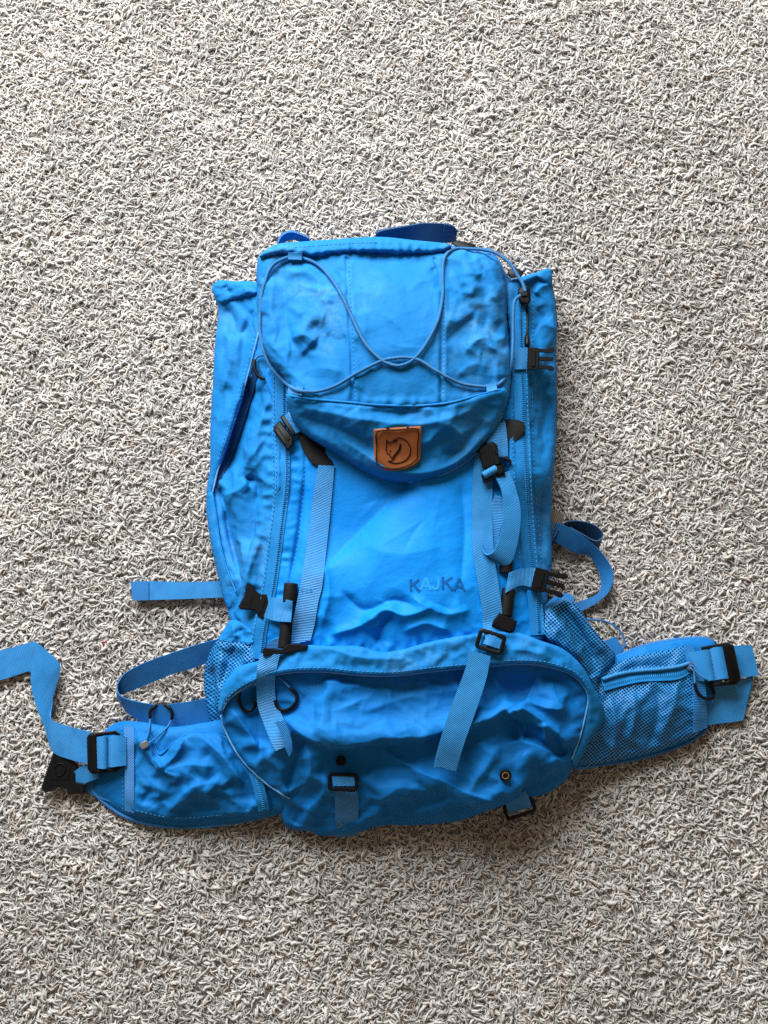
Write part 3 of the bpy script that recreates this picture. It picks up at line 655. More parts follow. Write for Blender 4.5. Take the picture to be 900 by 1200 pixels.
zipteeth([(x, y + 2) for x, y in zp], o_br, pitch=2.4, half=2.0)
ribbon('binding', [(801,758),(806,778),(812,800),(813,859)], [(812,757),(818,776),(826,798),(829,853)], M['web2'], o_br, lift=2)
stitches([(815,800),(816,856)], o_br)
# belt webbing right
ribbon('belt_webbing', [(826,804,26),(845,800,22),(868,796,20),(882,795,19)], [(829,850,22),(842,848,18),(860,846,17),(871,844,17)], M['web'], pack)
ribbon('belt_webbing', [(872,797,16),(879,793,18),(882,790,22)], [(870,844,14),(878,818,15),(883,796,16)], M['web2'], pack)
ribbon('belt_strap', [(858,757,31),(870,756,27),(881,756,23)], [(866,794,31),(877,793,27),(889.5,791,23)], M['web'], pack)
mb = MB(); ring(mb, [(824,760),(852,755),(858,758),(866,795),(862,800),(836,802.5),(832,799)], 38, 4.5, 4.0, zs=[35,38,39,39,38,35,34])
plate(mb, [(846,757),(857,755),(860,758),(867,795),(864,799),(854,800)], 37, 6.5, 1.5); mb.build('ladder_lock', M['black'], pack, True, 40)
ribbon('belt_strap', [(806,765,38),(818,763,43),(829,761,43),(833,761,39)], [(815,797,38),(826,798.5,43),(836,797,43),(839,797,39)], M['web'], pack, thick=2)
ribbon('belt_strap_fold', [(831,761,39),(837,758.5,44),(843,758,45),(847,758,42)], [(838,797,39),(844,796,44),(850,795,45),(855,795,42)], M['web'], pack, thick=2)
tube('pull_cord', [(808,780),(812,781),(817,788),(823,793),(829,798)], 1.4, M['cord'], o_br, lift=4)
tube('pull_cord', [(808,782),(813,787),(814,796),(815,805)], 1.4, M['cord'], o_br, lift=4)
tube('zipper_pull', [(814,800),(816,808),(821,815.5),(829,819.5),(836,817),(836,809),(832,802),(827,797)], 2.0, M['black'], o_br, lift=4)
mb = MB(); plate(mb, rrect(809, 781, 7, 10, 20, 2.5), hz(809, 781, 1), 3.5, 1); mb.build('zipper_slider', M['steel'], o_br, True, 40)
tube('drawcord', [(684,726,30),(692,726,30),(704,727,28),(716,731,25),(727,740,22),(732,752,20),(730,761,20),(722,768,24)], 1.3, M['cord'], pack)
ribbon('webbing_tab', [(705,752,28),(716,748,24),(722,746,22)], [(718,770,28),(726,766,24),(731,761,22)], M['web2'], pack)

# ---- left side: inner gusset, pocket flap, lower band
g = Patch([(303,340),(322,430),(328,500),(330,575),(314,690),(300,745),(276,738),(266,712),(255,660),(246,600),(248,570),(258,545),(272,500),(288,430)],
    [(303,350,82),(322,440,94),(328,520,99),(327,600,99),(312,690,94),(298,740,86),(248,585,38),(256,650,44),(268,712,50),(262,545,44),(282,500,62),(296,420,74),(280,600,70),(288,680,78),(300,560,88)]).rnd(8, 10)
g.folds([([(297,440),(284,500),(262,560)], -12, 6, 8), ([(318,455),(300,510),(290,545)], 5, 8, 16), ([(285,560),(300,566),(297,600),(290,650)], -9, 5, 7, dict(t0=.1)), ([(255,580),(275,575),(290,560)], 6, 6, 10),
         ([(262,590),(272,640),(282,690)], -6, 5, 6), ([(300,575),(296,640),(282,715)], 5, 9, 6), ([(252,560),(262,600),(278,680)], -6, 5, 4), ([(286,500),(300,480),(306,450)], -5, 5, 8)])
g.creases(9, (265,480,316,720), 96, 14, (60, 140), (1.2, 2.6), (3, 6), seed=3); g.pucker([(312,470),(313,560),(303,640),(296,700)], 1.6, 15, 8, 2).crum(30, 1.5, 5).sim(.06, .03, seed=5).fine(.02)
o_g = g.build('side_panel', M['fabric'], pack, inset=.02)
stitches([(319.5,455),(320,520),(320,585),(312,650),(306,695)], o_g)
f = Patch([(249,337),(256,329.5),(275,330),(301,331),(306,345),(304,388),(291,440),(274,497),(258,545),(251,572),(247,588),(242,580),(246,548),(246.5,500),(249,457),(252,400),(256,363),(251,348)],
    [(250,340,44),(302,335,74),(304,388,84),(290,440,78),(274,497,66),(258,545,54),(247,500,36),(250,430,40),(255,365,42),(245,570,38),(275,400,66),(266,470,58)]).rnd(6, 9)
f.creases(7, (256,380,296,540), 100, 12, (60, 150), (1.2, 2.4), (3, 6), seed=4); f.folds([([(262,380),(270,420),(262,460)], 3, 6, 14), ([(290,370),(283,430),(268,480)], -4, 7, 10), ([(265,430),(262,480),(254,540)], 3, 5, 9), ([(300,362),(288,385),(275,395)], -3, 5, 7), ([(262,358),(275,378),(270,400)], -3.5, 4, 7)]).crum(28, 1.2, 33).sim(.035, .012, seed=7)
o_f = f.build('side_pocket', M['fabric'], pack, depth=22, inset=.02); o_f['label'] = 'left side pocket with a folded top edge'
ribbon('pocket_opening_shade', [(304,388),(296,428),(281,478),(263,532),(253,566)], [(307,400),(302,438),(288,487),(269,540),(256,574)], M['pocketshade'], o_f, lift=-.5, m=4, stiff=3)  # added strip, painted dark for the shade inside the pocket slit
tube('pocket_edge', [(303,390),(290,441),(273,497),(257,545),(249,578)], 1.2, M['edge'], o_f, lift=.3)
stitches([(299,392),(286,440),(269,495),(254,542)], o_f)
h_ = Patch([(248,338),(255,329),(275,329.5),(301,331),(303,343),(280,349),(258,355),(253,349)], [(250,341,50),(275,337,64),(302,336,80),(258,353,54),(280,347,68),(300,342,80)]).rnd(6, 8).crum(12, 2.5, 3).folds([([(262,334),(272,345)], -3, 3, 4), ([(285,335),(290,345)], 2.5, 3, 5)])
h_.build('top_hem', M['fabric'], o_f, depth=8)
b_ = Patch([(243,578),(249,577),(253,600),(258,635),(266,665),(276,693),(272,713),(266,712),(256,678),(246,630),(242,600)], [(244,580,42),(250,580,48),(245,630,40),(258,640,54),(256,676,44),(276,693,58),(268,712,50)]).rnd(5, 7).crum(18, 1.2, 2)
o_b = b_.build('lower_pocket_band', M['fabric'], pack, depth=14)
tube('pocket_edge', [(249,579),(253,602),(258,636),(266,666),(277,695)], 1.1, M['fabric'], o_b, lift=.2)

# ---- right side panel
r = Patch([(594,332),(612,324),(630,319),(644.5,315),(647,330),(652,362),(653,383),(651.5,419),(653,470),(651.5,518),(648,565),(646.5,599),(646.5,663),(641,705),(637,752),(598,745),(604,660),(596,560),(596,470),(598,400)],
    [(598,335,86),(646,322,62),(652,420,55),(604,420,101),(652,500,55),(604,500,103),(648,580,55),(606,580,104),(646,660,58),(608,660,101),(636,745,88),(602,742,98),(630,420,88),(632,560,90)]).rnd(7, 10)
r.creases(12, (628,340,650,680), 80, 35, (20, 60), seed=5); r.folds([([(633,375),(645,382),(653,384)], 5, 5, 10, dict(t1=0)), ([(628,360),(642,378)], -4, 5, 5), ([(634,440),(640,480),(636,520)], -4, 8, 8), ([(640,425),(648,440),(650,470)], 3, 5, 8), ([(630,590),(638,610),(636,650)], -4, 5, 8), ([(626,345),(635,335),(645,333)], 4, 4, 6)]).crum(30, 1.2, 41).sim(.035, .02, seed=9)
r.pucker([(629,360),(630,460),(628,560)], 1.6, 16, 7, 5)
o_r = r.build('side_pocket', M['fabric'], pack, inset=.02); o_r['label'] = 'right side pocket with a folded top edge'
h2 = Patch([(608,327),(628,320),(644.5,314.5),(647.5,328),(645,336),(630,325),(612,332)], [(610,328,92),(628,322,80),(645,318,68),(646,332,66),(630,327,82)]).rnd(4, 5).crum(10, 1.5, 6)
h2.build('top_hem', M['fabric'], o_r, depth=6)
stitches([(625,345),(624,400),(624,470),(627,560),(634,650),(638,700)], o_r)

# ---- mesh pockets beside the bottom compartment
def netpocket(out, ctrl, folds, seed, label):
    q = Patch(out, ctrl).rnd(6, 8).folds(folds).crum(20, 1.0, seed).sim(.08, .06, seed=seed, k=2)
    b = copy.copy(q); b.Z = q.Z - .005
    o = q.build('mesh_pocket', M['mesh'], pack, depth=20); o['label'] = label
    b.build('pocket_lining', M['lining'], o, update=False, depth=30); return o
o = netpocket([(256,750),(275,752),(296,756),(299,778),(285,784),(272,800),(266,825),(272,850),(274,884),(266,882),(255,866),(246,845),(240,815),(239,796),(243,772)],
    [(258,752,66),(295,757,88),(296,776,90),(270,795,80),(262,830,66),(272,880,52),(250,850,38),(240,800,36),(246,770,46)],
    [([(262,758),(256,790),(262,850)], 6, 6, 6), ([(275,755),(268,780),(258,810)], -5, 4, 5), ([(250,775),(250,820),(262,865)], -4, 4, 4)], 3, 'left blue mesh pocket')
hem = Patch([(262,738),(272,726),(292,735),(297,745),(296,757),(280,755),(256,751)], [(262,742,66),(274,728,72),(294,738,88),(296,755,90),(258,750,66)]).rnd(5, 6).crum(14, 3, 8).folds([([(272,730),(276,748)], 4, 4, 4), ([(283,735),(286,752)], -3, 4, 4)])
hem.build('pocket_hem', M['fabric'], o, depth=12); stitches([(258,750),(278,753),(294,755)], o)
o = netpocket([(637,718),(650,704),(666,699),(680,714),(692,732),(708,752),(721,768),(713,786),(702,800),(708,820),(718,834),(712,838),(700,826),(690,800),(676,776),(655,757),(640,748)],
    [(640,722,94),(660,702,80),(690,728,64),(718,768,50),(700,795,60),(714,834,46),(676,775,86),(650,752,98),(662,735,92)],
    [([(655,706),(680,740),(700,785)], -6, 5, 6), ([(668,702),(695,745),(712,770)], 5, 6, 5), ([(645,715),(660,740),(685,775)], 4, 6, 6), ([(695,790),(702,812),(715,834)], 4, 4, 4, dict(t0=.05))], 13, 'right blue mesh pocket')
ribbon('pocket_hem', [(636,712),(650,699),(664,695),(674,700)], [(640,721),(652,709),(663,704),(670,708)], M['web2'], o, lift=2)

# ---- front panel
fp = Patch([(316,430),(604,430),(606,560),(611,660),(628,700),(637,748),(600,752),(562,752),(504,762),(472,770),(440,772),(419,768),(383,766),(345,770),(310,780),(290,775),(297,740),(312,690),(327,600),(329,500)],
    [(320,450,98),(600,450,104),(328,600,100),(606,600,105),(465,600,122),(460,520,116),(400,620,106),(360,640,103),(345,720,102),(380,720,108),(470,690,128),(540,690,124),(470,750,112),(560,740,114),(310,690,93),(298,750,86),(630,740,94),(520,620,122),(365,560,103),(420,660,116)]).rnd(6, 4)
fp.folds([([(485,555),(458,586),(430,614),(402,642),(376,672)], -9, 13, 58, dict(t0=.1, t1=.35)),
          ([(398,690),(425,715),(462,704),(490,712)], -4, 6, 8), ([(420,735),(450,716),(475,722),(510,712)], 5, 8, 8), ([(440,758),(448,735),(462,718)], -5, 4, 8), ([(385,745),(420,735),(445,722)], 4, 8, 6),
          ([(530,742),(500,732),(470,742)], 3.5, 8, 6), ([(375,650),(385,690),(375,740)], 4, 8, 16), ([(540,560),(545,620),(540,690)], -3, 10, 10), ([(425,640),(470,650),(520,640)], 2, 20, 20), ([(480,700),(520,720),(555,715)], 3, 8, 8), ([(356,560),(352,620),(340,680)], -3.5, 5, 5)])
fp.creases(6, (375,700,550,755), 0, 40, (25, 60), seed=6).creases(5, (380,580,540,690), 140, 30, (40, 90), (.4, .8), seed=7); fp.pucker([(366,757),(419,758),(447,764),(504,753),(560,743)], 2.4, 17, 9, 6)
fp.groove([(358,500),(357,560),(350,620),(338,690)]).groove([(604,450),(605,560),(609,660),(632,745)])
fp.pucker([(346,520),(344,580),(334,660),(326,720)], 1.4, 13, 6, 8).crum(60, 1.4, 21).sim(lambda X, Y: .006 + .016 * sstep((Y - 660) / 70), lambda X, Y: .005 + .03 * sstep((Y - 670) / 70), seed=13).fine(.006)
o_fp = fp.build('front_panel', M['front'], pack, depth=40)
stitches([(357,545),(355,580),(348,640),(338,690)], o_fp)

# side zippers
def sidezip(c, w, teeth, label):
    z = strip('side_zipper', c, w, M['tape'], pack, lift=1.2, m=8); z['label'] = label
    zipteeth(teeth, z, pitch=2.2, half=2.0); tube('zipper_seam', teeth, .45, M['inner'], z, sides=5, lift=.75)
    for s in (-1, 1):
        stitches([(x + s * (w / 2 - 1.5), y) for x, y in c], z)
    return z
sidezip([(328,436),(328,480),(331,540),(330,575),(322,640),(315,690),(305,735),(301,772)], 17, [(333,440),(333,480),(336,540),(334,580),(327,640),(320,690),(311,730),(306,765)], 'left long side zipper')
sidezip([(608,350),(609,400),(611,470),(614,540),(617,600),(621,650),(627,700),(630,744)], 17, [(610,352),(611,400),(613,470),(616,540),(619,600),(623,650),(629,700),(632,742)], 'right long side zipper')
stitches([(600,470),(602,540),(606,600),(609,655)], o_fp)
# lettering
K_ = [[(0,0),(0,1)], [(1,0),(.12,.5)], [(.3,.42),(1,1)]]; A_ = [[(0,1),(.5,0)], [(.5,0),(1,1)], [(.2,.68),(.8,.68)]]; J_ = [[(.85,0),(.85,.66),(.72,.92),(.45,1),(.15,.92),(.05,.74)]]
for ch, x, w, y, mt in (('K', 481.5, 10, 678.5, 'letter'), ('A', 493, 12, 676.5, 'letter2'), ('J', 506, 9, 675.5, 'letter2'), ('K', 519, 11, 676, 'letter'), ('A', 532, 12.5, 677.5, 'letter')):
    mb = MB()
    for k, stroke in enumerate({'K': K_, 'A': A_, 'J': J_}[ch]):
        q = [(x + a * w, y + b * 14.5 + (a * w) * .06) for a, b in stroke]; P = catmull(q, 2); t = np.gradient(P, axis=0); t /= np.linalg.norm(t, axis=1, keepdims=True); nr = np.stack([t[:, 1], -t[:, 0]], 1) * 1.45
        ribbon('', (P + nr).tolist(), (P - nr).tolist(), None, None, thick=.12, lift=.26 + .04 * k, m=2, stiff=1.5, update=False, mb=mb)
    mb.build('letter', M[mt], o_fp, False)

# ---- bottom compartment
bc = Patch([(258,836),(264,818),(280,801),(296,792),(327,784),(373,781),(422,785),(460,786),(504,780),(569,774),(614,771),(650,776),(678,790),(692,809),(693,823),(684,862),(673,893),(664,913),(640,930),(614,936),(569,951),(537,962),(488,967),(440,969),(424,974),(393,979),(373,979),(363,974),(337,970),(329,957),(331,940),(307,917),(281,890),(265,862)],
    [(296,800,92),(373,788,102),(460,793,104),(530,787,104),(600,782,102),(640,788,96),(685,815,86),
     (460,812,100),(460,834,100),(460,850,108),(460,864,113),(460,882,92),(460,905,85),(460,935,74),(460,958,48),
     (530,806,99),(530,823,99),(530,840,109),(530,852,113),(530,870,96),(530,900,91),(548,926,84),(530,946,60),(537,957,46),
     (600,800,96),(600,815,95),(592,837,110),(600,862,94),(592,909,91),(588,932,86),(604,938,62),(660,815,98),(640,870,92),(650,895,76),(665,905,52),(640,922,50),
     (268,840,76),(283,885,66),(307,912,60),(330,830,90),(345,855,98),(388,835,106),(392,868,112),(400,892,86),(400,930,72),(337,955,38),(373,970,36),(420,966,42)]).rnd(8, 12)
bc.folds([  # long overhanging ridge and the dark hollow under it
    ([(330,838),(352,858),(375,869),(392,873),(425,868),(470,864),(510,859),(553,849),(590,834),(612,821)], 7, 20, 7, dict(t0=.08, t1=.06)),
    ([(350,868),(385,884),(430,880),(490,874),(550,864),(590,850)], -4, 6, 16, dict(t0=.15)),
    ([(385,792),(381,820),(377,845),(366,862)], 6, 34, 7, dict(t0=.1)),           # hanging corner at left
    ([(300,800),(305,850),(303,878)], -8, 12, 14), ([(303,879),(325,868),(342,858)], 6, 4, 14), ([(303,880),(285,850),(272,830)], 5, 9, 5),
    ([(337,932),(344,905),(353,880),(362,866)], -8, 7, 4), ([(337,932),(325,905),(306,880)], 7, 6, 14, dict(t0=.05)), ([(350,935),(365,905),(360,880)], 5, 5, 12),
    ([(440,876),(488,904),(537,924),(588,944)], 7, 5, 18, dict(t0=.1, t1=.1)),
    ([(614,819),(634,827),(656,831),(668,823)], 7, 14, 5, dict(t0=.05)), ([(612,820),(610,832),(604,838)], 5, 6, 5),
    ([(594,843),(601,835),(611,832),(625,838),(638,846),(658,862),(673,877)], 9, 5, 15, dict(t0=.08)), ([(605,845),(601,858),(606,872)], -7, 7, 6),
    ([(611,863),(625,867),(638,873),(652,884),(666,893)], -9, 9, 4, dict(t0=.08)), ([(606,870),(640,881),(664,897)], 5, 4, 16), ([(638,846),(639,860),(640,873)], 5, 6, 5), ([(646,862),(656,876),(662,888)], -5, 6, 6),
    ([(548,930),(566,905),(584,875)], 3.5, 14, 8), ([(612,930),(618,905),(610,880)], 4, 10, 8), ([(630,905),(650,893),(666,885)], 4, 5, 10),
    ([(420,835),(480,815),(560,805)], 4, 10, 14), ([(560,830),(590,812),(640,802)], -4, 8, 10), ([(630,790),(660,800),(680,830)], -5, 6, 8),
    ([(440,945),(470,925),(520,935)], 3, 6, 10), ([(352,955),(375,935),(385,905)], 4, 5, 10), ([(480,955),(530,942),(570,940)], 3, 5, 8), ([(345,965),(352,945)], -4, 4, 5)], .82, 1.15)
bc.fold([(392,898),(440,898),(500,905)], -4, 10, 10).fold([(592,909),(593,910)], -2.5, 9, 9, t0=0, t1=0)
bc.creases(14, (275,795,675,960), 10, 50, (25, 85), (1.0, 2.2), seed=8); bc.crum(40, 1.6, 51).sim(.05, .06, seed=15, iters=220).fine(.012)
o_bc = bc.build('bottom_compartment', M['bottom'], pack, inset=.03)
sf = Patch([(256,833),(257,818),(265,797),(281,781),(304,774),(330,764),(360,756),(383,757),(419,757),(447,764),(472,761),(504,752),(562,742),(601,740),(637,752),(659,760),(680,778),(695,804),(709,839),(692,868),(675,897),(669,891),(680,862),(689,823),(687,809),(672,792),(646,782),(614,778),(569,781),(504,787),(460,792),(422,791),(373,787),(327,790),(294,802),(268,820),(259,837)],
    [(257,830,89),(270,800,97),(300,776,105),(330,772,111),(420,768,125),(500,765,127),(600,755,123),(660,770,113),(695,810,95),(705,840,77),(680,890,67),(460,791,127),(373,787,121),(327,789,115),(540,784,125),(600,778,123),(650,782,115),(687,812,99)]).rnd(5, 5)
sf.folds([([(383,758),(420,770),(480,772)], 2.5, 6, 8), ([(560,752),(600,760),(650,768)], 2, 8, 8)]).pucker([(373,760),(447,766),(504,755),(590,742)], 1.2, 16, 8, 12).crum(26, 1.0, 61).sim(.04, .03, seed=17); sf.Z -= .003
o_sf = sf.build('storm_flap', M['fabric'], pack, depth=9)
tube('piping', [(259,836),(268,820),(294,802),(327,790),(373,787),(422,791),(460,792),(504,787),(569,781),(614,778),(646,782),(672,792),(687,809),(689,823),(680,862),(670,890)], 1.15, M['edge'], o_sf, lift=.3)
stitches([(262,826),(272,812),(296,797),(328,785.5),(373,782.5),(422,786.5),(460,787.5),(504,782.5),(569,776.5),(614,773.5),(648,777.5),(676,789),(691,808)], o_sf)
tube('piping', [(259,838),(264,856),(281,887),(307,914),(333,932),(340,936)], 1.4, M['edge'], o_bc, lift=.3)
# snaps
for (x, y, rr) in ((399.5, 891.5, 6.2), (592.5, 909, 7.2)):
    mb = MB(); z = max(hz(x + a, y + b) for a in (-5, 0, 5) for b in (-5, 0, 5)) - .3; plate(mb, [(x + rr * math.cos(t), y + rr * math.sin(t)) for t in np.linspace(0, 2*pi, 20, False)], z, 3, 1.0)
    o = mb.build('snap_button', M['black'], o_bc, True, 40)
    tube('snap_ring', [(x + rr * .52 * math.cos(t), y + rr * .52 * math.sin(t), z + 3.1) for t in np.linspace(0, 2*pi, 14, False)], (.42 if x > 500 else .5), M['brass' if x > 500 else 'black'], o, closed=True, sides=6)
# lower attachment straps
s1 = ribbon('lower_strap', [(392,918),(392.5,945),(393.5,982)], [(419,918),(420,945),(420,979)], M['web2'], pack, lift=2)
ribbon('strap_fold', [(389,909),(389.5,915),(391,921)], [(415,909),(415.5,915),(417,921)], M['web'], s1, lift=4)
mb = MB(); ring(mb, rrect(402, 916.5, 32, 18, 3, 3.5), hz(402, 917, -2), 4, 3.6); mb.build('strap_ring', M['black'], s1, True, 40)
s2 = ribbon('lower_strap', [(590,934,66),(593,944,62),(597,954,55)], [(616,927,66),(620,936,62),(623,945,55)], M['web'], pack)
mb = MB(); ring(mb, rrect(609, 947.5, 34, 15, -19, 3), 53, 4.5, 4); mb.build('strap_ring', M['black'], s2, True, 40)

# ---- black stays and compression straps, left
def rod(x0, y0, x1, y1, w, z, name='frame_stay'):
    return tube(name, [(x0, y0, z), ((x0+x1)/2, (y0+y1)/2, z + .5), (x1, y1, z)], w, M['blackcloth'], pack, sides=12, update=True)
rod(341, 684, 339, 706, 8.0, 108); rod(337, 722, 333, 760, 7.4, 104)
mb = MB(); plate(mb, [(345,697),(352,696),(374,699.5),(379,703),(379,710),(374,712),(350,708),(345,705)], hz(362, 704, -3.5), 4.5, 1.2); slm = mb
ls = ribbon('front_strap', [(373,545),(368,575),(361,630),(353,680),(348,705),(343,730),(341,756)], [(392,546),(388,590),(383,640),(377,690),(373,705),(369,730),(364,750)], M['web'], pack, lift=3); ls['label'] = 'left webbing strap down the front'
slm.build('strap_slider', M['black'], ls, True, 40); stitches([(352,688),(364,690),(376,690)], ls); stitches([(352,691),(364,693),(376,693)], ls)
cb = ribbon('compression_strap', [(317,700),(328,701),(343,704.5)], [(309,723),(322,727.5),(341,729)], M['web'], pack, lift=7); cb['label'] = 'left compression strap with a black buckle'
zc = hz(300, 704, 2)
mb = MB(); plate(mb, catmull([(290,682),(294.7,684.5),(298.7,691),(304.7,695.5),(314,695),(323,698),(318,702),(311,722),(308.7,726),(302,722),(298.7,716),(290,714.7),(282,714),(279.5,711),(286,699)], 5, True), zc, 9, 1.8)
plate(mb, [(309,700),(313,699),(306,719),(302,718)], zc + 8.6, 1.2, .5); plate(mb, [(289,692),(297,697),(293,709),(285,708)], zc + 8.6, .8, .35); mb.build('buckle', M['black'], cb, True, 40)
# flap buckle and tab, left
mb = MB(); plate(mb, catmull([(350,510),(357,505.5),(374,518),(396,530.5),(412,543),(410,549),(396,548),(369,545),(362.6,540),(355,527.5)], 4, True), hz(372, 528, -1), 3, .9, tilt=(-.1, .05)); tb = mb.build('strap_tab', M['blackcloth'], pack, True, 40)
# ---- right straps
rs = ribbon('front_strap', [(557,525),(553,576),(553,610),(554,647),(561,690),(565,715),(566,744)], [(580,535),(577,576),(577,610),(579,650),(585,690),(588,712),(590,738)], M['web'], pack, lift=3); rs['label'] = 'right webbing strap down the front'
rod(593, 655, 592, 672, 8.0, 108); rod(596, 690, 592, 722, 7.8, 108)
mb = MB(); plate(mb, catmull([(591,493),(611,493.5),(616,502),(607,515),(598,529),(594,515)], 4, True), hz(602, 506, .5), 3, .9); mb.build('strap_tab', M['blackcloth'], pack, True, 40)
mb = MB(); plate(mb, [(578,727),(585,718),(606,728),(603,739),(596,742),(576,733)], hz(592, 728, 0), 8, 2.2); plate(mb, [(583,731),(600,736),(598,739),(582,734)], hz(592, 730, 0) , 1.2, .4); mb.build('stay_cap', M['black'], pack, True, 40)
cr = ribbon('compression_strap', [(597,671),(614,666),(632,666)], [(592,695),(610,686),(625,689)], M['web'], pack, lift=5); cr['label'] = 'right lower compression strap with a three-pronged buckle'
male_buckle('buckle', cr, 644, 682.5, 14, 40, 27, hz(632, 680, 3))
# hanging loop of webbing at the right
z0 = hz(585, 600, 0)
lp = ribbon('strap_loop', [(579,556,z0+14),(588,575,z0+16),(590,599,z0+17),(587,625,z0+18),(579,646,z0+20),(570,650.5,z0+18),(564.5,643,z0+12),(565.5,625,z0+6),(571.5,600,z0+5),(580,580,z0+5)], [(597,552,z0+9),(605,574,z0+10),(610,598,z0+10),(608,628,z0+10),(599,659,z0+10),(589,663,z0+9),(580,656,z0+6),(584,632,z0+3),(590,605,z0+3),(597,585,z0+3)], M['web'], pack, thick=1.4); lp['label'] = 'slack loop of webbing tail on the right front strap'
# bottom ends of the front straps
rl = ladder('ladder_lock', rs, 575, 752, 34, 25, 17, hz(575, 753, 1), 5)
ribbon('strap_fold', [(566,741),(569,747),(566,754)], [(589,748),(590,754),(587,761)], M['web'], rs, lift=4)
rt_ = ribbon('strap_tail', [(551,762,132),(545,785,130),(532,820,129),(519,860,127),(509.5,897,116)], [(575,769,130),(570,795,129),(557,835,127),(545,868,124),(534,904,112)], M['web'], pack); rt_['label'] = 'long loose webbing tail hanging over the bottom compartment'
ribbon('tail_edge', [(542,795,125),(534,814,124),(522,848,122),(511,885,114),(508.5,899,111)], [(550,797,125),(540,816,124),(530,850,122),(519,886,114),(520,901,111)], M['web2'], rt_, m=2)
ll = MB(); plate(ll, [(307,763),(310,759),(330,761),(337,755),(345,754.5),(361,756),(359,761),(345,763.5),(329,767),(309,769)], hz(335, 760, 1), 4.5, 1.1); ll.build('ladder_lock', M['black'], ls, True, 40)
z1 = hz(325, 757, 0)
ribbon('strap_roll', [(310,764,z1+3),(316,752,z1+10),(326,748,z1+13),(334,752,z1+10),(336,758,z1+5)], [(326,768,z1+3),(328,757,z1+9),(334,752,z1+11),(340,755,z1+8),(341,762,z1+4)], M['web'], ls)
lt = ribbon('strap_tail', [(305,766),(301,785),(300.5,805),(302,827),(309,848),(317,868),(323,880)], [(328,767),(324,785),(322,805),(324,823),(332,842),(338,858),(342,872)], M['web'], pack, lift=4, stiff=6); lt['label'] = 'loose webbing tail in front of the black hooks'
zz = hz(332, 872, 0)
ribbon('tail_fold', [(333,844,zz+10),(338,856,zz+10),(342,870,zz+8),(342.5,880,zz+5)], [(322,846,zz+6),(330,862,zz+6),(334,876,zz+5),(339,887,zz+3)], M['web2'], lt)
# hooks (cord pulls) behind the tail
tube('zipper_pull', [(281,811),(280,820),(284,830),(291,833.5),(298,829),(300.5,820)], 2.0, M['black'], o_bc, lift=2)
tube('zipper_pull', [(340,806),(347,813),(347.5,821),(342,829),(333,832.5),(325,828),(322,820)], 2.0, M['black'], o_bc, lift=2)
tube('pull_cord', [(326,793),(331,797),(340,806)], 1.3, M['cord'], o_bc, lift=3); tube('pull_cord', [(281,812),(290,806),(300,802)], 1.0, M['cord'], o_bc, lift=2)

# ---- lid
lid = Patch([(301,312),(306,297),(327,286),(383,282),(442,279),(486,283),(530,288),(562,292),(581,300),(590,315),(593,340),(593.5,368),(597,406),(597,440),(596,468),(570,478),(529,484),(460,486),(414,484),(370,480),(338,474),(333,444),(316,424),(307,406),(303,368)],
    [(305,320,118),(320,296,118),(450,286,128),(580,305,118),(593,370,122),(595,460,128),(450,330,156),(380,350,154),(450,390,170),(345,370,142),(350,430,144),(400,430,162),(520,340,156),(560,350,144),(540,410,158),(580,420,138),(340,465,142),(450,470,162),(530,468,158)]).rnd(16, 34)
lid.folds([  # scrunched left end
    ([(333,312),(345,318),(360,316),(374,330),(373,350)], 8, 8, 12), ([(374,332),(370,360),(352,388),(340,396)], 9, 14, 6, dict(t0=.05)), ([(333,312),(334,345),(336,378),(341,396)], -7, 8, 5),
    ([(322,320),(318,360),(326,395)], 5, 8, 8), ([(341,396),(356,390),(372,402)], 8, 4, 14), ([(341,398),(336,420),(338,450)], 5, 10, 5), ([(365,375),(376,390),(366,415)], -5, 5, 8), ([(374,352),(390,345),(404,340)], 4, 4, 9), ([(352,410),(365,425),(356,445)], -4, 6, 8), ([(320,410),(330,402),(342,400)], 5, 5, 8),
    ([(380,392),(395,398),(408,395)], -3.5, 6, 8), ([(345,440),(375,430),(405,436)], 4, 6, 12), ([(310,330),(316,322),(330,318)], -4, 4, 6), ([(378,318),(390,330),(404,325)], 4, 6, 6),
    # creases at the right end
    ([(521,405),(535,388),(552,372),(566,352)], -9, 6, 14), ([(552,350),(558,330),(575,318)], 7, 12, 6), ([(540,330),(555,345),(575,345)], -5, 6, 8), ([(543,415),(558,398),(572,396),(580,412)], 8, 5, 14), ([(575,345),(585,370),(578,396)], -8, 6, 8), ([(520,372),(540,376),(556,360)], 6, 9, 8),
    ([(575,400),(586,420),(590,445)], 6, 5, 10), ([(535,440),(555,425),(575,430)], 4, 5, 10), ([(526,325),(545,318),(565,322)], 4, 6, 10), ([(586,330),(580,350),(588,380)], 5, 5, 6), ([(530,455),(545,440),(568,440)], -3, 6, 6), ([(560,300),(566,315),(560,335)], -4, 6, 5),
    # middle
    ([(414,420),(450,440),(500,452)], 1.5, 14, 12), ([(415,330),(440,345),(480,340)], 2.5, 14, 14), ([(505,312),(512,322),(516,340)], -5, 5, 4), ([(425,300),(460,312),(505,304)], -3, 8, 8), ([(412,400),(425,385),(420,360)], 3, 6, 10), ([(412,455),(425,440),(440,430)], 3, 6, 8)], .42, 1.35)
lid.pucker([(345,462),(414,472),(460,475),(529,472),(585,460)], 2.0, 17, 9, 20)
lid.groove([(406,299),(409,363),(412,419),(414,475)], 2.2, 2.4).groove([(508,300),(516,322),(518,368),(517,475)], 2.2, 2.4)
LS1, LS2 = [(406,299),(409,363),(412,419),(414,475)], [(508,300),(516,322),(518,368),(517,475)]
lend = lambda X, Y: sstep((400 - X) / 60) + sstep((X - 515) / 50)
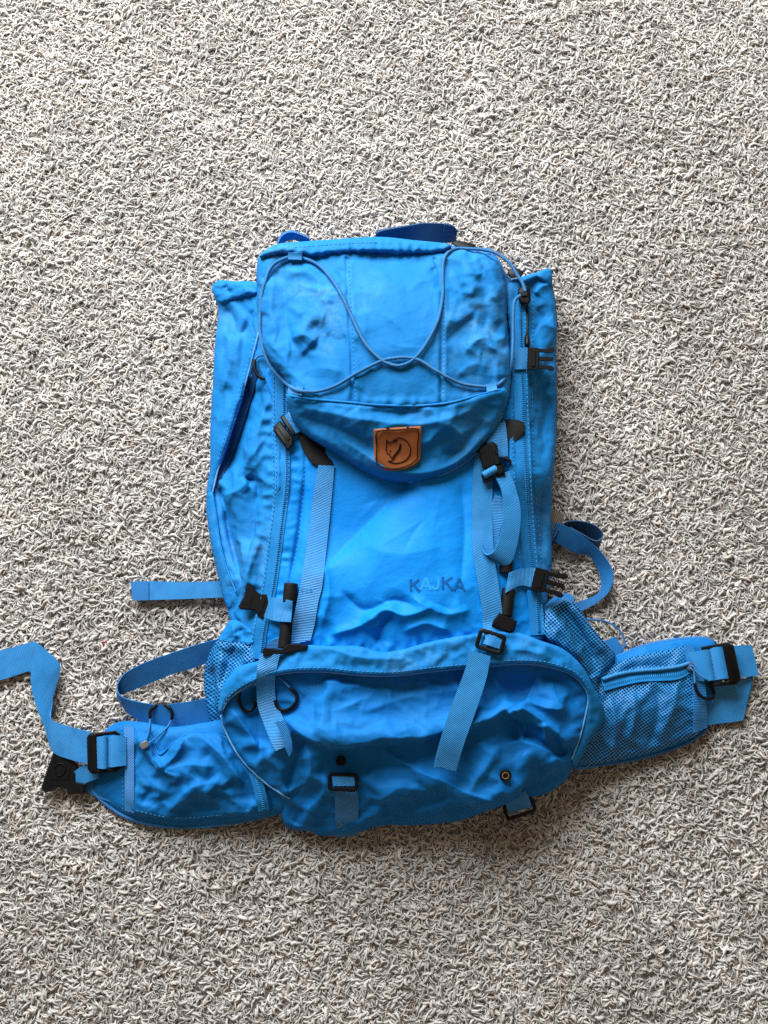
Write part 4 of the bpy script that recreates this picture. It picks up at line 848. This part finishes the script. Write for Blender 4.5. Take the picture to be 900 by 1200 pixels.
lid.creases(8, (310,310,405,460), 80, 40, seed=9).creases(7, (520,305,590,460), 120, 40, seed=10).creases(8, (412,310,512,465), 0, 60, (30, 70), (.5, 1.0), seed=11); lid.crum(50, 1.2, 73).sim(lambda X, Y: .012 + .022 * lend(X, Y), lambda X, Y: .012 + .022 * lend(X, Y), seed=19, pins=(LS1, LS2), iters=200).fine(lambda X, Y: .004 + .010 * lend(X, Y), 60, (LS1, LS2))
o_lid = lid.build('lid', M['fabric'], pack, depth=45, inset=.02)
stitches([(408.5,300),(411.5,363),(414.5,419),(416.5,470)], o_lid); stitches([(518.5,322),(520.5,368),(519.5,468)], o_lid)
tr = Patch([(304,301),(312,292),(327,285.5),(355,283),(383,281),(442,277.5),(486,281.5),(530,287),(522,293),(505,296),(480,296.5),(440,295),(396,296),(375,299),(353,298.5),(335,296),(318,298)],
    [(306,299,124),(327,290,132),(383,287,138),(442,285,142),(486,288,142),(525,290,138),(440,294,146),(380,297,142),(330,296,136)]).rnd(6, 9).crum(13, 2.0, 80).pucker([(320,296),(380,297),(440,294),(520,292)], 2, 14, 7, 14)
o_tr = tr.build('top_hem', M['fabric'], o_lid, depth=14)
stitches([(345,290),(383,287),(420,284.5),(445,284)], o_tr)
# flap
fl = Patch([(336,462),(360,466),(414,471.5),(440,474),(491,475),(529,471),(563,462),(591,455),(596,466),(588,484),(577,508),(558,530),(536,547),(512,558),(490,563.5),(465,563),(440,556),(415,543),(395,530),(372,517),(352,503),(340,486)],
    [(338,465,142),(414,472,160),(491,475,162),(563,463,154),(592,458,142),(400,505,144),(460,515,146),(530,505,146),(590,470,134),(350,495,126),(575,505,125),(540,540,124),(490,560,124),(440,553,124),(395,528,126)]).rnd(7, 7)
fl.folds([([(345,475),(380,482),(430,492),(500,496),(560,478)], 3.5, 8, 20), ([(350,488),(390,502),(430,520),(440,540)], -4, 6, 10), ([(395,515),(425,530),(455,548),(500,553),(540,538),(575,500)], 3.5, 7, 7), ([(430,480),(470,484),(500,480)], -2.5, 6, 6), ([(520,545),(545,520),(570,490)], -2.5, 8, 8), ([(500,490),(530,500),(550,520)], 2, 10, 10), ([(415,478),(425,495)], 2, 5, 8)])
fl.creases(8, (350,475,580,550), 10, 35, (30, 80), (.4, 1.0), seed=12); fl.crum(38, 1.2, 91).sim(.03, .03, seed=21)
o_fl = fl.build('lid_flap', M['fabric'], pack, depth=11)
tube('flap_seam', [(336,463),(360,467),(414,472),(440,474.5),(491,475.5),(529,471.5),(563,462.5),(591,455.5)], 1.5, M['fabric'], o_fl, lift=-.4)
tube('flap_edge', [(338,484),(352,503.5),(372,517.5),(395,530.5),(415,543.5),(440,556.5),(465,563.5),(490,564),(512,558.5),(536,547.5),(558,530.5),(577,508.5),(589,484)], 1.3, M['edge'], o_fl, lift=-4)
# leather badge
pp = [(438,503),(465,501),(493,499.5),(494,503),(493.5,520),(493,539),(487,544.5),(475.5,549.5),(462,552),(451,551),(439,545.5),(438,525)]
lpch = Patch(pp, smooth=False); lpch.over(2.2); lpch.Z = gblur(lpch.Z, 5) + .0018
o_le = lpch.rnd(2.2, .8).build('leather_patch', M['leather'], pack, depth=4); o_le['label'] = 'tan leather badge with an embossed curled fox'
tube('emblem_border', [(442,506),(465,504.2),(490,503),(489.3,520),(488.6,538.5),(483,543),(474,547),(462,549.4),(451,548.3),(442,544),(441.6,525)], .7, M['burn'], o_le, closed=True, sides=6, lift=1.0, spacing=9)
fx = lambda L_: [(420 + a / 9, 480 + b / 9) for a, b in L_]
mb = MB()
for st_ in ([(300,318),(318,347),(360,338),(400,334),(406,323),(365,323),(402,308),(430,292),(440,302),(470,306),(520,345),(550,410),(540,480),(500,530),(450,555),(390,565),(340,555),(312,540),(345,540),(375,515),(400,475),(440,420),(447,360)],
            [(300,318),(293,400),(300,450),(330,475),(340,500),(355,508),(375,480),(400,450),(430,415),(437,358)], [(330,435),(346,435)]):
    tube('', fx(st_), .6, None, None, sides=5, mb=mb, lift=-.1, spacing=1.0)
mb.build('emblem', M['burn'], o_le)

# flap buckles
zb = hz(345, 500, 3)
fb = empty('flap_strap', pack); fb['label'] = 'left short strap and buckle holding the lid flap'
zb = hz(333, 506, 2)
mb = MB(); plate(mb, [(320.4,500),(323.4,497),(328,493),(344,513),(343.6,521),(337.5,527.5),(334,524),(320.4,505)], zb, 8, 1.8); plate(mb, [(328,489),(333,484.7),(347.5,508),(343,511.5)], zb + 1, 6.5, 1.5)
plate(mb, [(325,500),(328,497.5),(340,514),(337,517)], zb + 7.6, 1.4, .5); plate(mb, [(323,504),(325,502),(336,519),(334.5,522)], zb + 7.6, 1.0, .4); mb.build('buckle', M['black'], fb, True, 40)
ribbon('webbing', [(333,486.5,zb+8),(340,497,zb+9),(347,507.5,zb+9)], [(340.5,483,zb+5),(348,493,zb+6),(355.5,503.5,zb+6)], M['web'], fb, thick=2.5)
fb2 = empty('flap_strap', pack); fb2['label'] = 'right short strap and buckle holding the lid flap'
zb = hz(576, 535, 2)
ribbon('webbing', [(568.6,504,zb+3),(570.5,520,zb+4),(579,535,zb+3)], [(592,493,zb+2),(594.5,513,zb+3),(595.5,535,zb+2)], M['web'], fb2)
mb = MB(); plate(mb, [(548,531),(567.7,511),(570,521),(562,530)], zb + 1, 3, .8); mb.build('strap_tab', M['blackcloth'], fb2, True, 40)
mb = MB(); plate(mb, [(562,527),(570.5,519),(578,517.6),(583,522),(584,533),(587,543.5),(581,545.8),(566,551),(563,538)], zb + 4, 7, 1.6)
for q in ([(564,530),(567,527),(571,547),(568,548)], [(568.5,525),(571.5,523),(575.5,545),(572.5,546)], [(574,521.5),(577,520.5),(580.5,543),(577.5,544)]): plate(mb, q, zb + 10.5, 1.5, .45)
plate(mb, [(579,519),(582.5,521),(584,532),(580.5,532.5)], zb + 10, 2.5, .8)
ring(mb, [(580,544.5),(589,546),(590,555),(568,564),(566,557)], zb + 3, 4, 5); plate(mb, [(580,543.5),(589.5,546),(590.5,554),(583,557)], zb + 4, 6.5, 1.5)
plate(mb, [(584.7,536),(594,534.5),(600,540),(598.5,546),(595,540)], zb + 3, 5, 1.2)
mb.build('buckle', M['black'], fb2, True, 40)
tube('strap_roll', [(566.5,557.5,zb+8),(574,553,zb+9),(581.5,549,zb+9)], 4.6, M['web'], fb2, sides=12)

# ---- bungee cord on the lid
def tab(x, y, w, h, ang, lift=1.0):
    t = local([(-w/2, -h/2), (0, -h/2), (w/2, -h/2)], x, y, ang), local([(-w/2, h/2), (0, h/2), (w/2, h/2)], x, y, ang)
    return ribbon('cord_loop', t[0], t[1], M['web'], o_lid, lift=lift + 3.6, thick=4, m=4, stiff=4)
CR = 2.1
bungee = [(616,342),(612,331),(606,322),(598,309),(583,297.5),(568,293),(547,291.5),(534.5,291.5),(523,298),(519,312),(518.5,347),(512,378),(499,403.5),(483,422.5),(468,428.6),(455,426),(446,421),(429,403.5),(414,375),(401,347),(388,326),(373,310.5),(354,302),(345,300.5),(337,301.5),(319,312),(309.5,334.5),(305,368),(306,398),(315,426),(332,446.5),(345,456),(354,458.5),(373,458.5),(393.5,452),(419,437),(446,423.5),(457,420.5),(476,419),(491,422),(509,433),(532,446),(550,451.5),(579,452.5),(591,444),(598,431),(601,406),(601.5,368),(603.5,352),(610,346)]
tube('bungee_cord', bungee, CR, M['cord'], pack, lift=2.4, zmin=116)['label'] = 'thin blue elastic cord crossing over the lid'
for a in ((345.5, 300, 16, 8, 2), (346, 457, 17, 10, 12), (576, 453.5, 12, 9, -12), (567, 293.5, 16, 6, 6)): tab(*a)
mb = MB(); zc = hz(614, 346, 3); plate(mb, [(607,339),(613,334.5),(620,335),(622,345),(622,354),(617,357.5),(609,355),(606.5,347)], zc, 11, 2.5); plate(mb, [(610,342),(618,341),(618,347),(611,348)], zc + 10.6, 2.2, .8)
ck = mb.build('cord_lock', M['black'], pack, True, 40)
tube('pull_cord', [(617.6,357),(618.2,375),(617.6,394)], 1.5, M['black'], ck, lift=2); tube('cord_end', [(617.6,392),(617.8,399),(617.8,406)], 3.4, M['black'], ck, lift=2, taper=[.7, 1, 1.1, .9])
us = ribbon('compression_strap', [(604,409),(614,407.5),(624,407)], [(603,433),(613,432.5),(625,433)], M['web'], pack, lift=5); us['label'] = 'right upper compression strap with a three-pronged buckle'
male_buckle('buckle', us, 634, 420.5, 2, 32, 26, hz(629, 420, 2))
# carry handle and loops above the lid
hd = ribbon('carry_handle', [(441,274,70),(446,271,74),(478,265,82),(496,262,86),(520,262.5,86),(531,264.5,82),(536,272,74)], [(440,280,56),(450,279,60),(478,281,66),(496,284,70),(515,285,70),(528,284,66),(534,283,58)], M['navy'], pack, thick=3); hd['label'] = 'dark navy carry handle at the top'
ribbon('strap_hem', [(521,263,88),(527,264,86),(531,265.5,84)], [(518,284,72),(525,284,70),(529,283,68)], M['navy'], hd)
ribbon('shoulder_strap_loop', [(326,285,70),(331,276,76),(341,272,80),(352,275,78),(363,280,72)], [(329,291,60),(334,284,62),(343,281,64),(352,284,64),(362,288,62)], M['web2'], pack, thick=3)
mb = MB(); plate(mb, [(529,284),(536,281.5),(556,286),(559,290),(552,292),(534,289)], hz(543, 290, 1), 4, 1); mb.build('strap_slider', M['black'], pack, True, 40)
mb = MB(); plate(mb, [(596,316),(603,313),(614,318),(611,324),(600,326),(594,322)], 84, 6, 1.5); mb.build('strap_slider', M['black'], pack, True, 40)
# ring on the left side
zr = hz(309, 432, 4)
tube('side_ring', [(298.5,422,zr-1),(298,431,zr),(302,440,zr),(309,444,zr),(317,443,zr),(321,439,zr+1)], 2.1, M['black'], pack)
tube('pull_cord', [(299,422),(303,417.5),(312,416)], 1.2, M['cord'], pack, lift=4)
